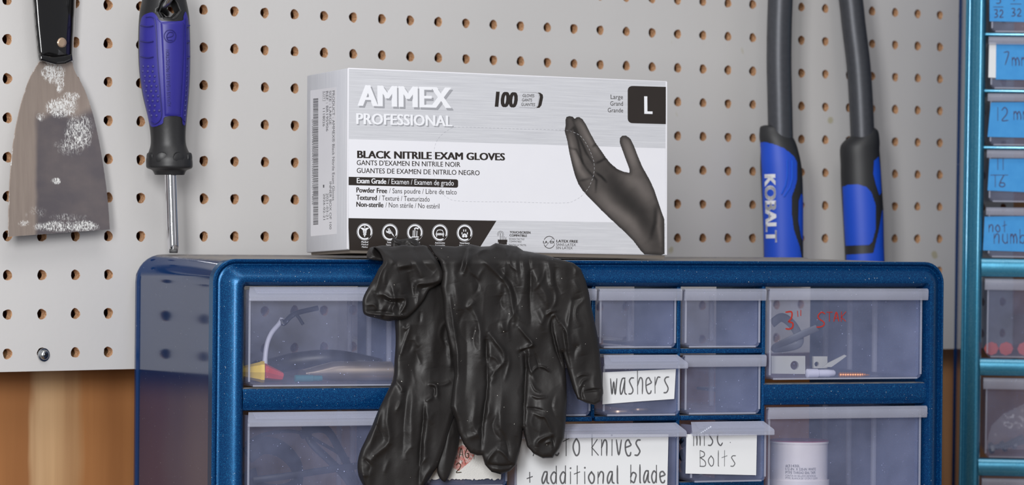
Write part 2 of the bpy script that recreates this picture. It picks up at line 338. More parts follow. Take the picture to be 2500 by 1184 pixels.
# ------------------------------------------------------------------ lettering
_font = None
def text_mesh(parent, name, string, mat, O, right, up, width, cap, bold=0., align='L', lift=.0, shear=0., narrow=True, th=.05):
    """Print the string starting at O (frame-local mm) along right, letters standing along up; width and cap height in mm."""
    cu_ = bpy.data.curves.new('t', 'FONT'); cu_.body = string; cu_.size = 1; cu_.offset = 0; cu_.shear = shear; cu_.resolution_u = 3
    ob = bpy.data.objects.new('t', cu_); dg = bpy.context.evaluated_depsgraph_get()
    COL.objects.link(ob); dg = bpy.context.evaluated_depsgraph_get(); me = bpy.data.meshes.new_from_object(ob.evaluated_get(dg))
    n = len(me.vertices); V = np.empty(n*3); me.vertices.foreach_get('co', V); V = V.reshape(-1, 3); V[:, 2] = 0
    Fc = [tuple(p.vertices) for p in me.polygons]; bpy.data.objects.remove(ob); bpy.data.curves.remove(cu_); bpy.data.meshes.remove(me)
    if n == 0: return None
    x0, x1 = V[:, 0].min(), V[:, 0].max(); capu = .729*1.0 if not hasattr(text_mesh, 'cap') else text_mesh.cap
    right = np.array(right, float); up = np.array(up, float); O = np.array(O, float)
    if bold > .004:
        sh = [(-bold, 0), (0, 0), (bold, 0)]+([(-bold, -bold*.15), (bold, -bold*.15), (-bold, bold*.15), (bold, bold*.15), (-bold*.5, 0), (bold*.5, 0)] if bold > .025 else [])
        if bold > .04: sh += [(-bold*.75, 0), (bold*.75, 0), (-bold*.25, 0), (bold*.25, 0)]
        F0 = Fc; V0 = V; V = np.vstack([V0+np.array([a, b, .012*k_]) for k_, (a, b) in enumerate(sh)]); Fc = [tuple(i+k*n for i in f) for k in range(len(sh)) for f in F0]; x0 -= bold; x1 += bold
    X = (V[:, 0]-x0)/(x1-x0)*width; Z = V[:, 1]/capu*cap
    W = O + X[:, None]*right + Z[:, None]*up
    nrm = np.cross(right, up); W = W + nrm*(lift+V[:, 2:3])
    return W.tolist(), Fc
def subdiv(V, Fc, it=2):
    V = [tuple(v) for v in V]; T = [(f[0], f[i], f[i+1]) for f in Fc for i in range(1, len(f)-1)]
    for _ in range(it):
        mid = {}; N = []
        def m_(a, b):
            k = (min(a, b), max(a, b))
            if k not in mid: mid[k] = len(V); V.append(tuple((p+q)/2 for p, q in zip(V[a], V[b])))
            return mid[k]
        for a, b, c in T: ab, bc_, ca = m_(a, b), m_(b, c), m_(c, a); N += [(a, ab, ca), (ab, b, bc_), (ca, bc_, c), (ab, bc_, ca)]
        T = N
    return V, T
def _cap():
    cu_ = bpy.data.curves.new('t', 'FONT'); cu_.body = 'H'; ob = bpy.data.objects.new('t', cu_); COL.objects.link(ob)
    me = bpy.data.meshes.new_from_object(ob.evaluated_get(bpy.context.evaluated_depsgraph_get())); z = max(v.co.y for v in me.vertices)
    bpy.data.objects.remove(ob); bpy.data.meshes.remove(me); return z
text_mesh.cap = _cap()
class Print:                                             # gathers several lines of print into one part
    def __init__(s): s.mb = MB()
    def line(s, frame, string, x0, x1, y0, y1, cap, bold=0., d=-.12, mi=0, shear=0.):
        """x0..x1 the px extent, y0 / y1 the baseline at both ends, cap the px capital height"""
        a = frame.loc(x0, y0, d); b = frame.loc(x1, y1, d); c = frame.loc(x0, y0-cap, d)
        w = np.linalg.norm(b-a); r = (b-a)/w; h = np.linalg.norm(c-a); u = np.cross([0, -1., 0], r)*-1
        u = np.array([-r[2], 0, r[0]])
        s.raw(string, a, r, u, w, h, bold, mi, shear); return s
    def raw(s, string, O, r, u, w, h, bold=0., mi=0, shear=0.):
        q = text_mesh(None, '', string, None, O, r, u, w, h, bold, shear=shear)
        if q: s.mb.add(q[0], q[1], mi)
        return s
    def ribbon(s, pts, w, mi=0):                         # pts in 3D on a plane facing -y (local)
        P = np.array(pts, float)
        if len(P) == 1 or np.linalg.norm(P.max(0)-P.min(0)) < w*.3:
            c = P[0]; k = 8; return s.mb.add([c+np.array([math.cos(2*PI*i/k), 0, math.sin(2*PI*i/k)])*w*.6 for i in range(k)], [tuple(range(k))], mi)
        T = np.gradient(P, axis=0); T /= np.linalg.norm(T, axis=1)[:, None]+1e-9; N = np.stack([-T[:, 2], T[:, 1]*0, T[:, 0]], 1)
        P[0] -= T[0]*w*.4; P[-1] += T[-1]*w*.4
        ww = np.full(len(P), w/2); ww[0] *= .6; ww[-1] *= .6
        L = P+N*ww[:, None]; R = P-N*ww[:, None]; n = len(P)
        return s.mb.add(list(L)+list(R), [(i, i+1, n+i+1, n+i) for i in range(n-1)], mi)
    def px(s, frame, pts, w, d=-.12, mi=0, sm=True, n=5):
        q = smooth_line(pts, n) if sm and len(pts) > 2 else [np.array(p, float) for p in pts]
        return s.ribbon([frame.loc(p[0], p[1], d) for p in q], w, mi)
    def build(s, name, mats, parent, kind=None): return s.mb.build(name, mats, parent, smooth=False, kind=kind)
GL = {'a': '76 46 24 12 20 41 75|76 71 90', 'b': '19 10|13 35 65 84 72 50 11', 'c': '75 56 25 13 21 50 71', 'd': '75 46 14 12 30 61 75|79 70', 'e': '13 74 65 46 15 12 30 60 71',
 'h': '19 10|13 46 75 70', 'i': '46 40|48 48', 'k': '19 10|76 13|13 80', 'l': '49 41 50', 'm': '06 00|04 26 43 40|44 66 83 80', 'n': '16 10|13 46 75 70', 'o': '46 14 12 40 71 74 46',
 'r': '16 10|13 46 76', 's': '76 46 25 34 62 61 40 10', 't': '49 40|15 76', 'u': '16 12 40 71|76 70', 'v': '16 40 76', 'w': '06 20 45 60 86', 'x': '16 80|76 10', '+': '46 41|13 74',
 'B': '19 10|19 68 66 15|15 73 81 60 10', 'S': '88 59 27 35 73 71 40 10', 'T': '09 89|49 40', 'A': '00 49 80|23 63', 'K': '19 10|89 14|14 80', 'L': '19 10 70', 'G': '88 59 15 12 40 71 74 44',
 '3': '19 69 66 34|34 73 71 40 10', '2': '17 49 77 64 10 80', '"': '29 27|59 57', '.': '40 40', '1': '49 40', '5': '79 29 15 65 72 50 10', '7': '09 79 20', '6': '69 24 11 40 71 63 23', '-': '04 94', ' ': ''}
def hand(pr, frame, string, x0, x1, yb, yt, w, d, mi=0, slope=0., jit=.03):
    """handwriting: px box from x0 to x1, baseline yb, ascender yt"""
    adv = [.55 if c in 'il1.' else (.6 if c == ' ' else 1.) for c in string]; tot = sum(adv); cw = (x1-x0)/tot; x = x0
    for c, a in zip(string, adv):
        for st in GL[c].split('|'):
            pts = []
            for tk in st.split():
                gx, gy = int(tk[0])/9, int(tk[1])/9
                if a < .6: gx = .5+(gx-.45)*1.2
                pts.append((x+cw*a*(.06+.82*gx)+random.gauss(0, jit)*cw*.3, yb+slope*(x-x0)-(yb-yt)*gy+random.gauss(0, jit)*(yb-yt)*.25))
            if pts: pr.px(frame, pts, w, d, mi)
        x += cw*a

# ================================================================== THE SETTING
# pegboard with real holes
def pegboard():
    mb_f = [[], [], []]; V = []; Fc = []; fm = []
    S = 25.4; n = 16; th = 6.0
    c0, c1, r0, r1 = -5, 37, -3, 12
    def P(c, r, dy): return (S*(c-17), bow(c, r)+dy, S*r)
    for c in range(c0, c1+1):
        for r in range(r0, r1+1):
            ph = random.random()*6; rb = 3.42+random.random()*.2; b = len(V); key = (c, r) == (1, -3)
            bot = -.46 if r == r0 else -.5
            for dy, kk in ((0., 'o'), (0., 'i'), (.5, 'i'), (th, 'i'), (th, 'o')):
                for k in range(n):
                    a = 2*PI*k/n+PI/n
                    if kk == 'o':
                        ca, sa = math.cos(a), math.sin(a); m_ = .5/max(abs(ca), abs(sa)); x, z = ca*m_, sa*m_
                        if k in (1, 2) and False: pass
                        z = max(z, bot)
                    else:
                        rr = (rb*(1+.05*math.sin(3*a+ph)+.05*random.uniform(-1, 1)))/S
                        if dy == .5: rr *= .95
                        if dy == th: rr *= 1.0
                        x, z = math.cos(a)*rr, math.sin(a)*rr
                    V.append(P(c+x, r+z, dy))
            for s_ in range(4):
                for k in range(n):
                    Fc.append((b+s_*n+k, b+s_*n+(k+1) % n, b+(s_+1)*n+(k+1) % n, b+(s_+1)*n+k)); fm.append(0 if s_ == 0 else 1)
    # cells' corners are cut by the 16-gon; fill them with small triangles to the true corner
            corners = [(.5, .5, 1, 2), (-.5, .5, 5, 6), (-.5, bot, 9, 10), (.5, bot, 13, 14)]
            for cx_, cz_, ka, kb in corners:
                V.append(P(c+cx_, r+cz_, 0)); i0 = len(V)-1
                Fc.append((b+ka, i0, b+kb)); fm.append(0)
    nx = (c1-c0+1)*2+1                                   # raw bottom edge of the board
    b = len(V)
    for i in range(nx):
        c = c0-.5+i*.5; zz = -.46*0-3.46+.012*math.sin(i*1.7)
        V += [P(c, -3.455, 0), P(c, -3.455-.02*random.random(), .4), P(c, -3.46, th)]
    for i in range(nx-1):
        q = b+3*i; Fc += [(q, q+3, q+4, q+1), (q+1, q+4, q+5, q+2)]; fm += [1, 1]
    o = mesh_obj('wall_back', V, Fc, ['grey board paint', 'hardboard core'], None, WALL.m, False, fm); o['kind'] = 'structure'; return o
board = pegboard(); board['label'] = 'grey painted pegboard with rows of round holes'
o = MB().box(-650, 640, 34, 46, -760, 330).build('wall_rear', 'plywood veneer', None, WALL.m, False); o['kind'] = 'structure'; o['label'] = 'streaky brown plywood sheet below the pegboard'
o = MB().box(-650, 640, 9, 34, -87, -62, bev=1).build('trim_1', 'bench wood', None, WALL.m, False); o['kind'] = 'structure'; o['label'] = 'wooden batten that carries the lower edge of the pegboard'
mI = Matrix.Identity(4)
# bench the cabinets stand on (below the frame), floor far below
bt = thing('workbench', 'wooden workbench top that carries both drawer cabinets', 'workbench', mI)
bp = [(-620, 2060), (620, 2060), (620, 3105), (-330, 2318), (-620, 2075)]
V = [(x, y, -32) for x, y in bp]+[(x, y, -.2) for x, y in bp]
mesh_obj('bench_top', V, [(4, 3, 2, 1, 0), (5, 6, 7, 8, 9)]+[(i, (i+1) % 5, 5+(i+1) % 5, 5+i) for i in range(5)], 'bench wood', bt, smooth=False)
for x, y in ((-560, 2100), (560, 2100), (560, 2980)): MB().box(x-35, x+35, y-35, y+35, -900, -32).build('leg', 'bench wood', bt, smooth=False)
o = MB().box(-3000, 3000, -2500, 3600, -950, -900).build('floor', 'floor grey', None, mI, False); o['kind'] = 'structure'

# ================================================================== DRAWER CABINETS
def rr_loop(x0, x1, z0, z1, r, y, n=7):
    r = max(r, .05); o_ = []
    for cx_, cz_, a0 in ((x1-r, z1-r, 0), (x0+r, z1-r, 90), (x0+r, z0+r, 180), (x1-r, z0+r, 270)):
        for k in range(n):
            a = math.radians(a0+90*k/(n-1)); o_.append((cx_+r*math.cos(a), y, cz_+r*math.sin(a)))
    return o_
def frame_ring(name, W, z0, z1, x0, inn, R, mat, parent, rim=2.2):
    """moulded front: thin rim, hollow, convex bead, then the opening edge"""
    ix0, ix1, iz0, iz1 = inn; wl = ix0-x0; R_ = []
    prof = [(0, 9), (0, .6), (.04, 0), (.10, .2), (.14, 1.6), (.18, 2.6), (.22, 2.5), (.28, 1.4), (.36, .1), (.44, -1.2), (.52, -2.3), (.60, -3.3), (.68, -4.0), (.76, -4.3), (.84, -3.9), (.92, -1.9), (1, 1.2), (1, 12)]
    for t_, d in prof:
        a0 = x0+(ix0-x0)*t_; a1 = (x0+W)+(ix1-(x0+W))*t_; b0 = z0+(iz0-z0)*t_; b1 = z1+(iz1-z1)*t_
        R_.append(rr_loop(a0, a1, b0, b1, R*(1-t_)+1.0*t_, d, 9))
    return MB().rings(R_, False, False).build(name, mat, parent)
def shell(name, W, z0, z1, D, R, mat, parent, ins=1.6):
    L = [rr_loop(ins, W-ins, z0+ins, z1-ins, R, d, 9) for d in (7, D-5)]
    L += [rr_loop(ins-1.4, W-ins+1.4, z0+ins-1.4, z1-ins+.7, R+1.2, d, 9) for d in (D-3.5, D)]
    L += [rr_loop(ins+2, W-ins-2, z0+ins+2, z1-ins-2, R-2, d, 9) for d in (D, 7)]
    return MB().rings(L, closed=True).build(name, mat, parent)
def rail_bar(u0, u1, z0, z1, mb, bulge=3., y1=11.):
    zc, h = (z0+z1)/2, (z1-z0)/2; prof = []
    for k in range(9):
        a = math.radians(-90+180*k/8); prof.append((1.2-bulge*math.cos(a)**.6 if abs(math.cos(a)) > 1e-6 else 1.2, zc+h*math.sin(a)))
    prof = [(y1, zc-h)]+prof+[(y1, zc+h)]
    n = len(prof); mb.add([(u0, y, z) for y, z in prof]+[(u1, y, z) for y, z in prof], [(i, n+i, n+i+1, i+1) for i in range(n-1)]+[tuple(range(n))[::-1], tuple(range(n, 2*n))])

GAP = 1.2
def drawer(parent, u0, u1, zt, zb, pull=0., depth=150., lip='plain', ribs=(70, 112, 140), mat='frosted drawer plastic', lmat='frosted lip plastic', lh=8.2, drop=0., lipx=2.0):
    """tray (front, floor, sides, back) as the drawer, with its pull lip and inner ribs as sub-parts"""
    y = -pull; t_ = 1.3; zl = zt-lh-drop; mb = MB(); x0, x1 = u0+2.4, u1-2.4; zb2 = zb+.6
    # outer and inner loops of an open tray with rounded bottom corners
    def U(xa, xb, za, zb_, r, yy, n=4):
        o_ = [(xa, yy, zb_)]
        for k in range(n):
            a = math.radians(180+90*k/(n-1)); o_.append((xa+r+r*math.cos(a), yy, za+r+r*math.sin(a)))
        for k in range(n):
            a = math.radians(270+90*k/(n-1)); o_.append((xb-r+r*math.cos(a), yy, za+r+r*math.sin(a)))
        return o_+[(xb, yy, zb_)]
    A = U(x0, x1, zb2, zt-2-drop, 3.5, y); B_ = U(x0+1.2, x1-1.2, zb2+.6, zt-5-drop, 3, y+depth); A2 = U(x0+t_, x1-t_, zb2+t_, zt-2-drop, 2.6, y+t_); B2 = U(x0+1.2+t_, x1-1.2-t_, zb2+.6+t_, zt-5-drop, 2.2, y+depth-t_)
    n = len(A); V = A+B_+A2+B2; Fc = [(i, i+1, n+i+1, n+i) for i in range(n-1)]+[(2*n+i+1, 2*n+i, 3*n+i, 3*n+i+1) for i in range(n-1)]
    Fc += [tuple(range(n))[::-1], tuple(range(n, 2*n)), tuple(range(2*n, 3*n)), tuple(range(3*n, 4*n))[::-1]]
    Fc += [(0, n, 3*n, 2*n), (n-1, 2*n+n-1, 3*n+n-1, n+n-1), (0, 2*n, 2*n+n-1, n-1), (n, 2*n-1, 4*n-1, 3*n)]
    d = mb.add(V, Fc).build('drawer', mat, parent)
    # raised edge round the front and inner ribs
    fr = MB(); fr.box(x0-.1, x0+1.1, y-.5, y+.2, zb2+3, zl+1); fr.box(x1-1.1, x1+.1, y-.5, y+.2, zb2+3, zl+1); fr.box(x0+3, x1-3, y-.5, y+.2, zb2, zb2+1.1)
    fr.build('front_edge', lmat, d)
    for rb in ribs:
        MB().box(x1-4.2, x1-1.4, y+rb, y+rb+3.2, zb2+1.5, zl+1, bev=.4).build('rib', 'frosted lip plastic', d)
    # lip: plain upright lip, or one whose ribbed top slopes forward
    L0, L1 = u0+GAP-lipx*.5, u1-GAP+lipx*.5; zt2 = zt-drop
    if lip == 'plain': prof = [(1.5, zt2-.8), (-3.5, zt2-.5), (-5.0, zt2-1.2), (-5.4, zt2-2.5), (-5.0, zt2-lh+.7), (-4.4, zt2-lh), (-3.4, zt2-lh), (-3.8, zt2-2.4), (-2, zt2-1.8), (1.5, zt2-2)]
    else: prof = [(2.0, zt2-.2), (-7.2, zt2-4.9), (-8.4, zt2-5.8), (-8.5, zt2-8.4), (-7.6, zt2-8.8), (-6.8, zt2-8.4), (-6.6, zt2-6.4), (1.2, zt2-2.4)]
    n = len(prof); ins = [0 if p[0] < -3 else (3.2 if lip != 'plain' else 1.2) for p in prof]
    V = [(L0+i_, y+p[0], p[1]) for p, i_ in zip(prof, ins)]+[(L1-i_, y+p[0], p[1]) for p, i_ in zip(prof, ins)]
    tri = tessellate_polygon([[Vector((p[0], p[1], 0)) for p in prof]])
    lp = MB().add(V, [(i, (i+1) % n, n+(i+1) % n, n+i) for i in range(n)]+[tuple(q) for q in tri]+[tuple(i+n for i in q)[::-1] for q in tri]).build('pull_lip', lmat, d)
    if lip != 'plain':
        gr = MB()
        for k in range(6):
            a = .12+.135*k; yy = 2.0-9.2*a; zz = zt2-.2-4.7*a; gr.box(L0+5.5, L1-5.5, y+yy-.45, y+yy+.1, zz-.1, zz+.28)
        gr.build('grip_ridges', 'frosted lip plastic', d)
    return d

cab = thing('drawer_cabinet', 'blue small-parts drawer cabinet under the glove box, dark glossy side, dusty top', 'cabinet', CAB.m)
W, Hc, D = 502., 400., 185.4
shell('side_shell', W, -Hc, 1.2, D, 17, 'navy smooth shell', cab)
OP = (20.2, 487.6, -388, -16.6)
frame_ring('front_frame', W, -Hc, 0, 0, OP, 14, 'navy frame plastic', cab)
cols = [134.3, 193.6, 252.9, 312.2, 371.6]
for u in cols:
    mb = MB()
    if u == 252.9:
        mb.box(u-1.1, u+1.3, 2.5, 75, -101, -14, bev=.4)
    else: mb.box(u-1.1, u+1.3, 1.0 if u in (134.3, 371.6) else 2.5, 120 if u == 134.3 else 75, -388, -14, bev=.4)
    mb.build('divider_wall', 'navy frame plastic', cab)
for x0_ in (2.5+17.2-1.5, W-16.0): MB().box(x0_, x0_+1.5, 9, 172, -388, -14).build('inner_side', 'navy frame plastic', cab)
for k in range(4):
    zt_ = -79.3-77.26*k
    for (a, b) in ((OP[0]-1, cols[0]), (cols[4], OP[1]+1)):
        mb = MB(); rail_bar(a, b, zt_-14.3, zt_-.2, mb); mb.box(a+28, a+50, 10, 172, zt_-12.5, zt_-10.5).box(b-50, b-28, 10, 172, zt_-12.5, zt_-10.5); mb.build('rail', 'navy frame plastic', cab)
for k in range(8):
    zt_ = -56.4-43.1*k
    for j in range(4):
        a, b = cols[j], cols[j+1]
        if k == 2 and j in (1, 2): continue
        mb = MB().box(a+1, b-1, .2, 10, zt_-3.2, zt_, bev=.6); c = (a+b)/2; mb.box(c-13, c+13, 9, 172, zt_-2.8, zt_-.8); mb.build('shelf_strip', 'navy frame plastic', cab)
def row_top(k): return -17.2 if k == 0 else -59.9-43.1*(k-1)
def row_bot(k): return -56.4-43.1*k
def small(k, j, **a): return drawer(cab, cols[j]+.8, cols[j+1]-.8, row_top(k), row_bot(k), **a)
DL1 = drawer(cab, 20, 133, -16.9, -79.2, pull=1.5, lip='ribbed', ribs=(40, 80, 120))
DL2 = drawer(cab, 20, 133, -94.2, -156.4, pull=1.5, lip='ribbed')
DR1 = drawer(cab, 372.8, 488, -16.9, -77.6, pull=0, ribs=(62, 100, 138))
DR2 = drawer(cab, 372.8, 488, -94.2, -156.4, pull=0, ribs=(62, 100, 138))
small(0, 0); small(0, 1); small(0, 2, ribs=(70,)); small(0, 3, ribs=(70,)); small(1, 0); small(1, 1, pull=1)
DW = small(1, 2, pull=7, lip='ribbed', ribs=()); small(1, 3, ribs=(70,), pull=1)
DLAG = small(2, 0, pull=9, lip='ribbed', ribs=()); DM = small(2, 3, pull=11, lip='ribbed', ribs=())
DX = drawer(cab, cols[1]+.8, cols[3]-.8, row_top(2)-.6, row_bot(3), pull=6, lip='ribbed', ribs=())
# labels: card as sub-part, writing as sub-part
def card(drw, poly, d, mat='white paper', name='label_card'):
    return flat_poly(name, poly, CAB, d, mat, drw, .35)
card(DW, [(1472, 909), (1560, 905), (1650, 901), (1646, 974), (1560, 980), (1471, 987)], -7.9)
p = Print(); hand(p, CAB, 'washers', 1489, 1639, 963, 906, .9, -8.05, slope=-.035); p.build('lettering', 'pen grey', DW)
card(DM, [(1676, 1060), (1848, 1060), (1846, 1160), (1674, 1156)], -12.0)
p = Print(); hand(p, CAB, 'misc', 1692, 1770, 1087, 1036, .85, -12.15); p.px(CAB, [(1783, 1080), (1783.5, 1080)], .5, -12.15)
hand(p, CAB, 'Bolts', 1706, 1802, 1138, 1100, .6, -12.15); p.build('lettering', 'pen grey', DM)
card(DX, [(1262, 1060), (1632, 1060), (1628, 1230), (1262, 1236)], -7.0)
p = Print(); hand(p, CAB, 'xacto', 1298, 1421, 1112, 1050, 1.05, -7.15); hand(p, CAB, 'knives', 1442, 1570, 1111, 1056, 1.05, -7.15)
hand(p, CAB, '+', 1284, 1306, 1182, 1140, 1.05, -7.15); hand(p, CAB, 'additional', 1320, 1514, 1180, 1138, 1.05, -7.15); hand(p, CAB, 'blade', 1537, 1629, 1178, 1136, 1.05, -7.15); p.build('lettering', 'pen grey', DX)
fl = [(1040, 1060), (1228, 1060), (1223, 1168)]
xs = np.linspace(1221, 1042, 46); fl += [(x, 1170+random.uniform(-2.5, 2.5)) for x in xs]
card(DLAG, fl, -10.0, 'canvas tape')
flat_poly('ink_smudge', [(1108, 1100), (1128, 1086), (1165, 1100), (1150, 1125), (1120, 1150), (1104, 1140)], CAB, -10.15, 'red smudge', DLAG, .03)
p = Print(); hand(p, CAB, 'LAG', 1106, 1148, 1118, 1094, .55, -10.25, jit=.01); p.px(CAB, [(1158, 1096), (1157, 1120)], .5, -10.25); hand(p, CAB, '2', 1111, 1130, 1153, 1130, .6, -10.25); p.px(CAB, [(1127, 1124), (1129, 1133)], .5, -10.25); p.px(CAB, [(1134, 1122), (1137, 1132)], .5, -10.25); p.build('lettering', 'pen brown', DLAG)
p = Print(); hand(p, CAB, '3', 1915, 1944, 803, 762, 1.05, -.25); p.px(CAB, [(1947, 760), (1948, 772)], .9, -.25); p.px(CAB, [(1955, 758), (1955, 770)], .9, -.25)
hand(p, CAB, 'S', 1990, 2020, 798, 762, .85, -.25); hand(p, CAB, 'TAK', 2018, 2068, 784, 762, .85, -.25, jit=.05); p.build('lettering', 'marker red', DR1)

# second cabinet, farther back by the wall
cab2 = thing('drawer_cabinet', 'tall paler blue drawer cabinet with blue tape labels, cut off by the photo edge', 'cabinet', CAB2.m)
W2 = 300.; ZT, ZB = 95., -420.; x2 = 0.
shell('side_shell', W2, ZB, ZT, 148., 12, 'navy smooth shell', cab2)
iw = 15.5
frame_ring('front_frame', W2, ZB, ZT, 0, (iw, W2-iw, ZB+14, ZT-14), 12, 'pale blue frame plastic', cab2)
MB().box(iw-3, iw-1.5, 9, 140, ZB+10, ZT-10).build('inner_side', 'pale blue frame plastic', cab2)
for u in (75.3, 134.6, 193.9, 253.2): MB().box(u-1.2, u+1.2, 2.5, 140, -171, ZT-10, bev=.4).build('divider_wall', 'pale blue frame plastic', cab2)
MB().box(128.8, 131.2, 2.5, 140, ZB+10, -171, bev=.4).build('divider_wall', 'pale blue frame plastic', cab2)
rows2 = [42.9, 0, -42.9, -85.9, -129.4]
for z in rows2[:-1]: MB().box(iw-1, W2-iw+1, .2, 120, z-2.2, z, bev=.5).build('shelf_strip', 'pale blue frame plastic', cab2)
bars = [(-171, -185.3), (-247, -260.3), (-323, -336.5), (-399, -411)]
for a, b in bars: mb = MB(); rail_bar(iw-1, W2-iw+1, b, a, mb, 4.); mb.build('rail', 'pale blue frame plastic', cab2)
L2 = 'frosted lip plastic'
us = [17.2, 74.1, 76.6, 133.4]
def d2(u0, u1, a, b, **k): return drawer(cab2, u0, u1, a, b, depth=118, ribs=(), **k)
tops = [(40.4, 0, 'r0'), (-2.4, -42.9, 'r1'), (-45.4, -85.9, 'r2'), (-88.3, -129.4+.6, 'r3'), (-131.8, -170.8, 'r4')]
small2 = []
for a, b, nme in tops:
    row = [d2(17, 74.2, a, b, lh=6.5), d2(76.6, 133.4, a, b, lh=6.5)]; small2.append(row[0])
big2 = [d2(17, 129, -186, -246.8, lh=9), d2(17, 129, -261.2, -322.8, lh=9), d2(17, 129, -337.4, -398, lh=9)]
def tape(drw, poly, txt):
    flat_poly('tape_label', poly, CAB2, -1.0, 'blue masking tape', drw, .3)
    p = Print()
    for s_, x0_, x1_, yb, yt in txt: hand(p, CAB2, s_, x0_, x1_, yb, yt, .75, -1.15, jit=.01)
    p.build('lettering', 'marker purple', drw)
tape(small2[0], [(2416, -40), (2560, -40), (2560, 55), (2416, 52)], [('32', 2426, 2452, 42, 24), ('-', 2424, 2452, 24, 8), ('5', 2430, 2448, 8, -10), ('32', 2468, 2496, 39, 21), ('-', 2466, 2496, 16, 2), ('7', 2470, 2490, 2, -16)])
tape(small2[1], [(2432, 106), (2570, 106), (2570, 196), (2431, 194)], [('7', 2450, 2468, 158, 128), ('mm', 2470, 2516, 160, 131)])
flat_poly('label_card', [(2415, 103), (2432, 104), (2431, 190), (2413, 189)], CAB2, -1.0, 'white paper', small2[1], .3)
tape(small2[2], [(2419, 250), (2570, 248), (2570, 338), (2411, 334)], [('12', 2430, 2466, 294, 262), ('mm', 2474, 2520, 292, 262)])
tape(small2[3], [(2416, 388), (2570, 386), (2570, 472), (2411, 465)], [('11', 2430, 2456, 414, 386), ('-', 2416, 2466, 434, 419), ('16', 2424, 2460, 456, 428)])
tape(small2[4], [(2404, 529), (2570, 526), (2570, 617), (2400, 611)], [('not', 2412, 2462, 566, 540), ('numb', 2424, 2508, 594, 560)])
rz = (CAB2.m @ Vector((0, 0, ZB*.001))).z*1000
rs = thing('riser_block', 'plain wooden riser block under the paler blue drawer cabinet', 'block', CAB2.m)
MB().box(4, W2-4, 6, 140, -(CZ+145.2)+3.0, ZB-.3, bev=2).build('block_body', 'bench wood', rs)
MB().box(252.9-1.1, 252.9+1.3, 2.5, 75, -388, -232, bev=.4).build('divider_wall', 'navy frame plastic', cab)

# ================================================================== GLOVE BOX
BW, BH, BD = 229.5, 115.2, 67.0
box = thing('glove_box', 'white and silver printed box of exam gloves standing on the blue cabinet', 'box', BOX.m)
MB().box(0, BW, 0, BD, 0, BH, bev=.9).build('carton', 'brushed silver side print', box)
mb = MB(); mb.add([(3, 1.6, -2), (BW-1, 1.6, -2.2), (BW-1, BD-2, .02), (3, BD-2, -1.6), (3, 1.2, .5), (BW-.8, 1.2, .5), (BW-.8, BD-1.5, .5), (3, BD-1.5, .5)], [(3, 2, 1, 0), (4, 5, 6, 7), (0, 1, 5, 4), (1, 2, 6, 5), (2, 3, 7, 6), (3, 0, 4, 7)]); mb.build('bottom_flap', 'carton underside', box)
MB().box(.8, BW-.8, -.05, .3, .7, BH-.7).build('front_panel', 'brushed silver print', box, smooth=False)
MB().box(-.15, .9, -.2, .5, .4, BH-.3, bev=.1).build('fold_edge', 'white carton print', box); MB().box(BW-.8, BW+.1, -.2, .5, .4, BH-.3, bev=.1).build('fold_edge', 'white carton print', box)
MB().box(.3, BW-.3, -.15, .5, BH-.75, BH+.05, bev=.1).build('fold_edge', 'white carton print', box)
def bp_(name, poly, d, mat, th=.04): return flat_poly(name, poly, BOX, d, mat, box, th)
def rrect(x0, y0, x1, y1, r, tl=1, tr=1, br=1, bl=1, sk=0, n=5):
    o_ = []
    for cx_, cy_, a0, on in ((x1, y0, -90, tr), (x1, y1, 0, br), (x0, y1, 90, bl), (x0, y0, 180, tl)):
        rr = r if on else .01
        ccx = cx_-rr if cx_ == x1 else cx_+rr; ccy = cy_-rr if cy_ == y1 else cy_+rr
        for k in range(n):
            a = math.radians(a0+90*k/(n-1)); o_.append((ccx+rr*math.cos(a), ccy+rr*math.sin(a)))
    return [(x, y+sk*(x-x0)) for x, y in o_]
bp_('print_panel', [(851.5, 339.5), (1624.5, 362), (1624.5, 545), (851.5, 532)], -.07, 'white carton print')
bp_('black_band', [(850, 532.5), (1212, 539), (1164, 616.5), (853, 610)], -.09, 'black carton print')
bp_('size_panel', rrect(1532.5, 209.5, 1626.5, 300.5, 11, tr=0, br=0, sk=.028), -.09, 'black carton print')
bp_('claim_bar', rrect(850, 431.5, 1118.5, 452, 5, tl=0, bl=0, sk=.024), -.09, 'black carton print')
# white lettering with printed drop shadow
S1 = .044
p = Print()
p.line(BOX, 'AMMEX', 876.5, 1107, 261.5, 269, 50, .058, -.09); p.line(BOX, 'PROFESSIONAL', 872, 1107.5, 305, 311, 26, .03, -.09); p.build('letter_shadow', 'shadow grey print', box)
p = Print(); p.line(BOX, 'AMMEX', 873, 1103, 258, 264, 50, .058, -.13); p.line(BOX, 'PROFESSIONAL', 869.5, 1104.5, 302.5, 308.5, 26, .035, -.13); p.px(BOX, [(1103, 218), (1104.5, 219), (1103, 220.5), (1102, 219), (1103, 218)], .12, -.13)
def circle(cx_, cy_, r, a0=0, a1=360, n=26): return [(cx_+r*.93*math.cos(math.radians(a0+(a1-a0)*k/n)), cy_+r*math.sin(math.radians(a0+(a1-a0)*k/n))) for k in range(n+1)]
p.build('brand_lettering', 'white lettering', box); p = Print()
p.line(BOX, 'L', 1573, 1593, 277.5, 278, 42, .045)
p.line(BOX, 'Exam Grade', 871, 943, 447, 449, 12.5, .03); p.line(BOX, '/ Examen / Examen de grado', 947, 1108, 449, 453, 12.5, .0); p.build('white_lettering', 'white lettering', box)
ic = [(890.5, 566), (952, 567), (1013, 567.5), (1074, 568), (1134.5, 568.5)]
WORDS = (('Medical', 'Médical', 'Médico'), ('Tattoo', 'Tatouage', 'Tatuaje'), ('Industrial', 'Industriel', 'Industrial'), ('Automotive', 'Automobile', 'Automotriz'), ('Veterinary', 'Vétérinaire', 'Veterinario'))
